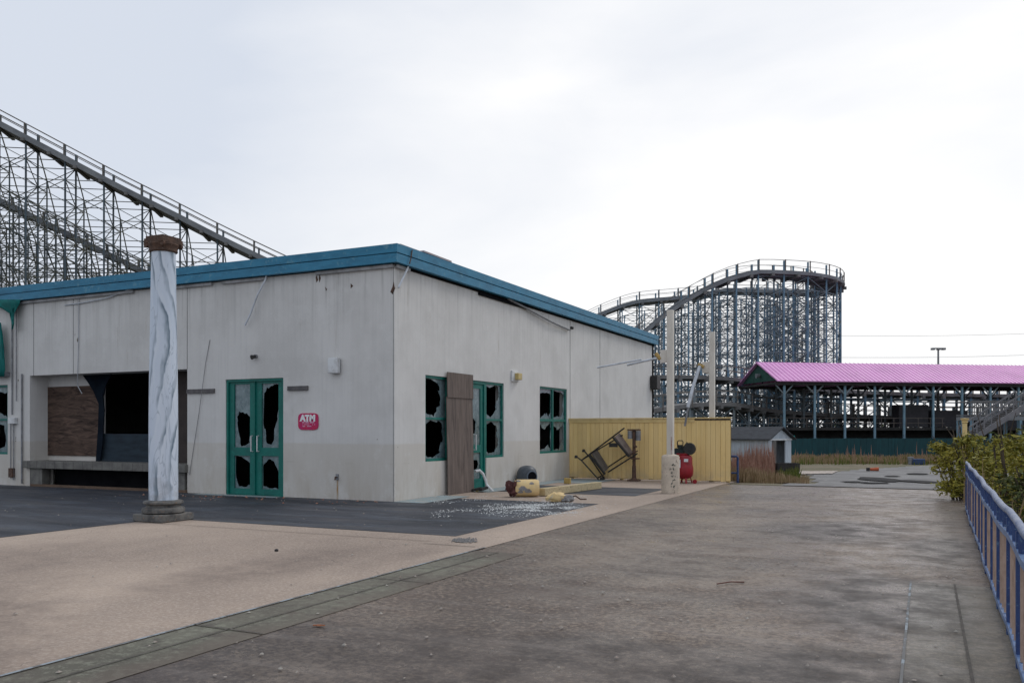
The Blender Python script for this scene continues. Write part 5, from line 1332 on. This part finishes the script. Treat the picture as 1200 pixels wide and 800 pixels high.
m = MB()
for x in (X0+.1, X0+3.5, X0+7, X0+11):
    for yy in (60.1, 61.9): m.beam(c2w(x,yy,-.85), c2w(x,yy,zdk-.25), .18, .18); m.cut()
m.split('support_post', M_SPOST, SR)
m = MB(); a = atD(1205, 474, 57); b = atD(1136, 517, 57)
for dy in (0, 1.4):
    o_ = c2w(0,dy)-c2w(0,0)
    m.beam(a+o_, b+o_, .08, .35); m.beam(a+o_+Vector((0,0,.95)), b+o_+Vector((0,0,.95)), .06, .1)
    for k in range(9): p_ = a.lerp(b, k/8)+o_; m.beam(p_, p_+Vector((0,0,.95)), .06, .06)
    m.cut()
m.split('stair_stringer', simple('pale_grey_stringer', (0.19,0.185,0.195), (0.13,0.13,0.14), 2, .8), SR)
m = MB()
for k in range(18): p_ = a.lerp(b, (k+.5)/18); m.obox(p_+(c2w(0,.7)-c2w(0,0))+Vector((0,0,.05)), (c2w(1,0)-c2w(0,0))*.13, (c2w(0,1)-c2w(0,0))*.66, (0,0,.02)); m.cut()
m.split('stair_tread', M_DECK, SR)

# ================================================================= ROLLER COASTERS
def coaster(name, label, path, spacing, half, step, rows, mats, zg=-.9, beam_w=(.16,.09,.09), hand=1.1, deck_t=.35, diag=(1,1), tops=None, walk=0.0, post_up=True, sidebd=True, z_from=None, hr=.08, sd=.5, batter=True):
    mcol, mbr = mats
    pts = [Vector(p) for p in path]
    # Catmull-Rom resample
    dense = []
    for i in range(len(pts)-1):
        p0, p1, p2, p3 = pts[max(i-1,0)], pts[i], pts[i+1], pts[min(i+2, len(pts)-1)]
        for k in range(20):
            t = k/20; dense.append(.5*((2*p1)+(-p0+p2)*t+(2*p0-5*p1+4*p2-p3)*t*t+(-p0+3*p1-3*p2+p3)*t**3))
    dense.append(pts[-1])
    S = [0]
    for a, b in zip(dense, dense[1:]): S.append(S[-1]+math.hypot(b.x-a.x, b.y-a.y))
    def at(s):
        import bisect
        i = min(max(bisect.bisect_right(S, s)-1, 0), len(S)-2); t = (s-S[i])/max(1e-6, S[i+1]-S[i]); return dense[i].lerp(dense[i+1], min(1, max(0, t)))
    n = int(S[-1]/spacing); N = []
    for i in range(n+1):
        s = i*spacing; p = at(s); d = at(min(s+.5, S[-1]))-at(max(s-.5, 0)); d.z = 0; d.normalize(); N.append((p, d, Vector((-d.y, d.x, 0))))
    T = thing(name, label, 'roller coaster', c2w(N[0][0].x, N[0][0].y, zg))
    W = lambda v: c2w(v.x, v.y, v.z)
    bw, tw, lw = beam_w
    offs = [-half, half]+[half+r_[0] for r_ in rows if r_[0] > 0]+[-half+r_[0] for r_ in rows if r_[0] < 0]
    drops = [0, 0]+[r_[1] for r_ in rows if r_[0] > 0]+[r_[1] for r_ in rows if r_[0] < 0]
    def top(i, k): return N[i][0].z-drops[k]-.2
    # bents
    order = sorted(range(len(offs)), key=lambda k: offs[k])
    for i, (p, d, nr) in enumerate(N):
        m = MB(); m2 = MB()
        for k, o_ in enumerate(offs):
            tz = top(i, k)
            if tz < zg+.5: continue
            base = p+nr*o_
            ext = hand+.2 if (k < 2 and post_up) else 0
            wk = bw if k < 2 else bw*.8
            m.beam(W(Vector((base.x, base.y, zg))), W(Vector((base.x, base.y, tz+ext))), wk, wk)
        for a_, b_ in zip(order, order[1:]):
            ta, tb = top(i, a_), top(i, b_); z = zg+step; fl = i % 2; 
            if min(ta, tb) < zg+1: continue
            pa_, pb_ = p+nr*offs[a_], p+nr*offs[b_]
            while z < min(ta, tb):
                m2.beam(W(Vector((pa_.x, pa_.y, z))), W(Vector((pb_.x, pb_.y, z))), tw, tw)
                q0, q1 = (pa_, pb_) if fl else (pb_, pa_)
                m2.beam(W(Vector((q0.x, q0.y, z-step))), W(Vector((q1.x, q1.y, z))), tw, tw); fl = 1-fl; z += step
            if batter and abs(ta-tb) > .3:   # batter brace down to the lower row
                m2.beam(W(Vector((pa_.x, pa_.y, ta))), W(Vector((pb_.x, pb_.y, tb))), bw*.7, bw*.7)
                lo_, hi_ = (pa_, pb_) if ta < tb else (pb_, pa_); tl = min(ta, tb)
                if False: m2.beam(W(Vector((hi_.x, hi_.y, max(ta,tb)))), W(Vector((lo_.x, lo_.y, tl-step*2))), bw*.55, bw*.55)
        o = m.build('support_bent', mcol, T)
        if m2.v: m2.build('cross_brace', mbr, o)
    # longitudinal bracing
    m = MB()
    for i in range(len(N)-1):
        for k, o_ in enumerate(offs):
            pa_, pb_ = N[i][0]+N[i][2]*o_, N[i+1][0]+N[i+1][2]*o_; ta, tb = top(i, k), top(i+1, k); z = zg+step; j = 0
            while z < min(ta, tb)+.2:
                m.beam(W(Vector((pa_.x, pa_.y, z))), W(Vector((pb_.x, pb_.y, z))), lw, lw)
                if diag[0] and (j+i+k) % diag[1] == 0: m.beam(W(Vector((pa_.x, pa_.y, z))), W(Vector((pb_.x, pb_.y, z-step))), lw*.9, lw*.9)
                elif diag[0] and diag[1] == 2: m.beam(W(Vector((pa_.x, pa_.y, z-step))), W(Vector((pb_.x, pb_.y, z))), lw*.9, lw*.9)
                z += step; j += 1
            if k >= 2 and ta > zg+1 and tb > zg+1: m.beam(W(Vector((pa_.x, pa_.y, ta))), W(Vector((pb_.x, pb_.y, tb))), lw*1.2, lw*1.2)
    tag(m.build('long_brace', mbr, T), kind='stuff')
    # deck
    m = MB(); md = MB(); mh = {-1: MB(), 1: MB()}; n2 = int(S[-1]/1.2); Q = []
    for i in range(n2+1):
        s = S[-1]*i/n2; p = at(s); d = at(min(s+.5, S[-1]))-at(max(s-.5, 0)); d.z = 0; d.normalize(); Q.append((p, Vector((-d.y, d.x, 0))))
    for i in range(n2):
        (p, nr), (q_, ns) = Q[i], Q[i+1]; hw_ = half+.35+walk
        V = [p-nr*hw_, p+nr*hw_, q_+ns*hw_, q_-ns*hw_]
        lo_ = Vector((0,0,-deck_t)); m.add([W(v) for v in V]+[W(v+lo_) for v in V], [(0,1,2,3),(7,6,5,4),(0,4,5,1),(1,5,6,2),(2,6,7,3),(3,7,4,0)])
        if i % 2 == 0: m.beam(W(p-nr*(hw_+.25)+Vector((0,0,-deck_t-.1))), W(p+nr*(hw_+.25)+Vector((0,0,-deck_t-.1))), .3, .3)
        if sidebd:
            for s_ in (-1, 1):
                a_, b_ = p+nr*s_*(half*.62), q_+ns*s_*(half*.62); md.beam(W(a_+Vector((0,0,.12))), W(b_+Vector((0,0,.12))), .3, .22)
                a_, b_ = p+nr*s_*(hw_+.03), q_+ns*s_*(hw_+.03); md.beam(W(a_+Vector((0,0,-.12))), W(b_+Vector((0,0,-.12))), .06, sd)
        for s_ in (-1, 1):
            for hz_ in (hand, hand*.5):
                a_, b_ = p+nr*s_*hw_, q_+ns*s_*hw_; mh[s_].beam(W(a_+Vector((0,0,hz_))), W(b_+Vector((0,0,hz_))), hr, hr if hz_ == hand else hr*.6)
    for (p, d, nr) in N:
        for s_ in (-1, 1): a_ = p+nr*s_*(half+.35+walk); mh[s_].beam(W(a_+Vector((0,0,-.3))), W(a_+Vector((0,0,hand+.05))), .10, .10)
    m.build('track_deck', M_DECK, T); 
    if md.v: md.build('track_rail', M_SIDE, T)
    for s_ in (-1, 1): mh[s_].build('handrail', M_HAND, T)
    return T
def D3(u, v, Y): return ((u-600)/F*Y, Y, EYE+(504-v)/F*Y)
# left coaster: tall drop behind the building
pl = [D3(u, v+4.5, 84+ (u+150)*.012) for u, v in ((-150,62),(-80,100),(0,142),(69,178.5),(138,215),(201,246.5),(259,276),(316,303.5),(380,333),(450,366),(520,398),(580,420))]
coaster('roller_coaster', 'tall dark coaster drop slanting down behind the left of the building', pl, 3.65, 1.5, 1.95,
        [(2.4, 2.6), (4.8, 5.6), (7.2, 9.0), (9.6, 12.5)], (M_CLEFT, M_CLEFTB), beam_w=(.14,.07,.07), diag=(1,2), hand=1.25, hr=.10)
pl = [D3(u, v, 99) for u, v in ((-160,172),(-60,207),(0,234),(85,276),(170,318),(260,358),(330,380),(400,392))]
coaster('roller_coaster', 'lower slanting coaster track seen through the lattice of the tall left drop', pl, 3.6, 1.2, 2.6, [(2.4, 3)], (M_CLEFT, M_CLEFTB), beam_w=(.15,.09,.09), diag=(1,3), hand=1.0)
# right coaster: steep near leg, turn at the right, far leg
pr_ = [D3(u, v, Y) for u, v, Y in ((575,477,88),(620,466,88),(680,438,88),(745,396,88),(780,367,88),(812,346,88.3),(848,329,88.6),(880,321,89))]
pr_ += [(27.3, 89.0, 17.75)]
for k in range(1, 9):
    a = math.pi*k/8; pr_.append((27.3+9.0*math.sin(a), 100.4-11.4*math.cos(a), (17.7,17.7,17.7,17.7,17.9,18.4,19.0,19.4,19.6)[k]))
pr_ += [D3(u, v, 112) for u, v in ((820,347,),(790,350.5),(744,355),(715,364),(688,376),(650,396),(600,420))]
coaster('roller_coaster', 'steel-blue coaster turnaround rising above the yellow fence and pink station', pr_, 2.5, 1.15, 1.3,
        [(2.2, .7), (4.4, 1.6)], (M_CBLUE, M_CBRACE), beam_w=(.15,.06,.06), diag=(1,2), hand=1.15, deck_t=.30, hr=.05, sd=.34, batter=False)
# low tracks behind the station
pq = [(6,82,6.6),(14,82,6.7),(20,83,6.6),(27,86,6.0),(36,90,5.6),(50,93,5.4),(64,95,5.4),(80,98,5.6)]
coaster('roller_coaster', 'low level coaster track passing behind the pink-roofed station', pq, 3.2, 1.1, 1.9, [(2.2, .6)], (M_CBLUE, M_CBRACE), beam_w=(.2,.1,.1), diag=(1,2), hand=1.0, sidebd=False)
pq = [(4,72,2.0),(12,73.5,3.4),(18,77,4.0),(26,84,3.4),(40,87,2.9),(56,90,2.9),(74,93,3.0)]
coaster('roller_coaster', 'lowest coaster track running just above the ground behind the yellow fence', pq, 2.8, 1.1, 1.5, [(2.2, .3)], (M_CBRACE, M_CBRACE), beam_w=(.2,.12,.1), diag=(1,2), hand=1.0, sidebd=False)

# ================================================================= LIGHT POLE AND WIRES
lp = c2w((1099.5-600)/F*130, 130)
LP = thing('light_pole', 'distant thin light pole with a cross head above the pink roof', 'light pole', (lp.x, lp.y, -.9))
zt = 1.5+(504-408)/F*130
m = MB(); m.tube([(lp.x, lp.y, -.9), (lp.x, lp.y, zt)], [.22, .13], 10); m.build('pole', M_GREYM, LP)
m = MB(); r_ = c2w(1,0)-c2w(0,0); m.beam(Vector((lp.x, lp.y, zt))-r_*.9, Vector((lp.x, lp.y, zt))+r_*.9, .18, .16); m.build('cross_arm', M_GREYM, LP)
for s_ in (-.8, .05, .8):
    m = MB(); m.obox(Vector((lp.x, lp.y, zt-.1))+r_*s_, r_*.22, (c2w(0,1)-c2w(0,0))*.3, (0,0,.16)); m.build('lamp_head', M_GREYM, LP)
def utility(u, Y, zt, label):
    p_ = c2w((u-600)/F*Y, Y); U = thing('utility_pole', label, 'utility pole', (p_.x, p_.y, -.9))
    m = MB(); m.tube([(p_.x, p_.y, -.9), (p_.x, p_.y, zt)], [.2,.14], 8); m.build('pole', M_BARK, U)
    m = MB(); m.beam((p_.x-1, p_.y, zt-.6), (p_.x+1, p_.y, zt-.6), .12, .12); m.build('cross_arm', M_BARK, U)
utility(940, 150, 19.2, 'wooden utility pole standing behind the coaster lattice where the overhead wires end')
for (v0, v1, lb) in ((391.5, 384, 'upper overhead wire crossing the sky at the right'), (417, 408.5, 'lower overhead wire crossing the sky at the right, just above pink roof')):
    a = atD(940, v0+1.5, 150); b = atD(1480, v1-12, 150); pts = [a.lerp(b, k/16)-Vector((0,0,math.sin(math.pi*k/16)*1.2)) for k in range(17)]
    m = MB(); m.tube(pts, .025, 5); tag(m.build('overhead_wire', simple('grey_wire', (0.2,0.2,0.22)), origin=a), lb, 'wire', 'overhead wires')

# ================================================================= WORLD, SUN, CAMERA
w = bpy.data.worlds.new('World'); SC.world = w; w.use_nodes = True
nt = w.node_tree; bg = nt.nodes['Background']; bg.inputs['Strength'].default_value = 0.1
sky = nt.nodes.new('ShaderNodeTexSky'); sky.sky_type = 'NISHITA'; sky.sun_disc = False
sun_az = Vector((0.50, 0.86)); el = R(48)
sky.sun_elevation = el; sky.sun_rotation = math.atan2(sun_az.x, sun_az.y)
sky.air_density = 1.0; sky.dust_density = 2.0
tc = nt.nodes.new('ShaderNodeTexCoord')
def wn(t, **k):
    n_ = nt.nodes.new(t)
    for a, b in k.items(): setattr(n_, a, b)
    return n_
mp = wn('ShaderNodeMapping'); mp.inputs['Scale'].default_value = (1, 1, 3.0); nt.links.new(tc.outputs['Generated'], mp.inputs[0])
n1 = wn('ShaderNodeTexNoise'); n1.inputs['Scale'].default_value = 1.7; n1.inputs['Detail'].default_value = 7; n1.inputs['Roughness'].default_value = .5; n1.inputs['Distortion'].default_value = .3; nt.links.new(mp.outputs[0], n1.inputs['Vector'])
# cloud brightness: thinner cloud in the direction of the bright patch ahead-right
vm = wn('ShaderNodeVectorMath', operation='DOT_PRODUCT'); nt.links.new(tc.outputs['Generated'], vm.inputs[0])
bd = (c2w(.42, 1)-c2w(0,0)); bd.z = .22; bd.normalize(); vm.inputs[1].default_value = bd
mr = wn('ShaderNodeMapRange'); mr.inputs[1].default_value = .68; mr.inputs[2].default_value = 1.0; mr.inputs[4].default_value = .88; mr.interpolation_type = 'SMOOTHSTEP'; nt.links.new(vm.outputs['Value'], mr.inputs[0])
mn = wn('ShaderNodeMapRange'); mn.inputs[1].default_value = .35; mn.inputs[2].default_value = .68; mn.inputs[3].default_value = -.40; mn.inputs[4].default_value = .32; nt.links.new(n1.outputs['Fac'], mn.inputs[0])
ad = wn('ShaderNodeMath', operation='ADD'); ad.use_clamp = True; nt.links.new(mr.outputs[0], ad.inputs[0]); nt.links.new(mn.outputs[0], ad.inputs[1])
cr = wn('ShaderNodeMix', data_type='RGBA'); nt.links.new(ad.outputs[0], cr.inputs[0])
cr.inputs[6].default_value = (6.8, 7.3, 8.2, 1); cr.inputs[7].default_value = (10.1, 10.05, 10.05, 1)
mx = wn('ShaderNodeMix', data_type='RGBA'); mx.inputs[0].default_value = .93; nt.links.new(sky.outputs[0], mx.inputs[6]); nt.links.new(cr.outputs[2], mx.inputs[7])
nt.links.new(mx.outputs[2], bg.inputs[0])
sl = bpy.data.lights.new('sun', 'SUN'); sl.energy = 0.9; sl.angle = R(18); sl.color = (1, .96, .90)
so = bpy.data.objects.new('sun', sl); COL.objects.link(so)
sd = Vector((sun_az.x*math.cos(el), sun_az.y*math.cos(el), math.sin(el))); so.rotation_euler = sd.to_track_quat('Z', 'Y').to_euler()
cam = bpy.data.cameras.new('camera'); co = bpy.data.objects.new('camera', cam); COL.objects.link(co)
co.location = (0, 0, EYE); co.rotation_euler = (R(90), 0, math.atan2(SA, CA))
cam.sensor_width = 36; cam.lens = 36*F/1200; cam.shift_y = 104/1200; cam.clip_end = 6000; cam.clip_start = .05
SC.camera = co
SC.view_settings.view_transform = 'Standard'; SC.view_settings.look = 'None'; SC.view_settings.exposure = 0.08; SC.view_settings.gamma = 1
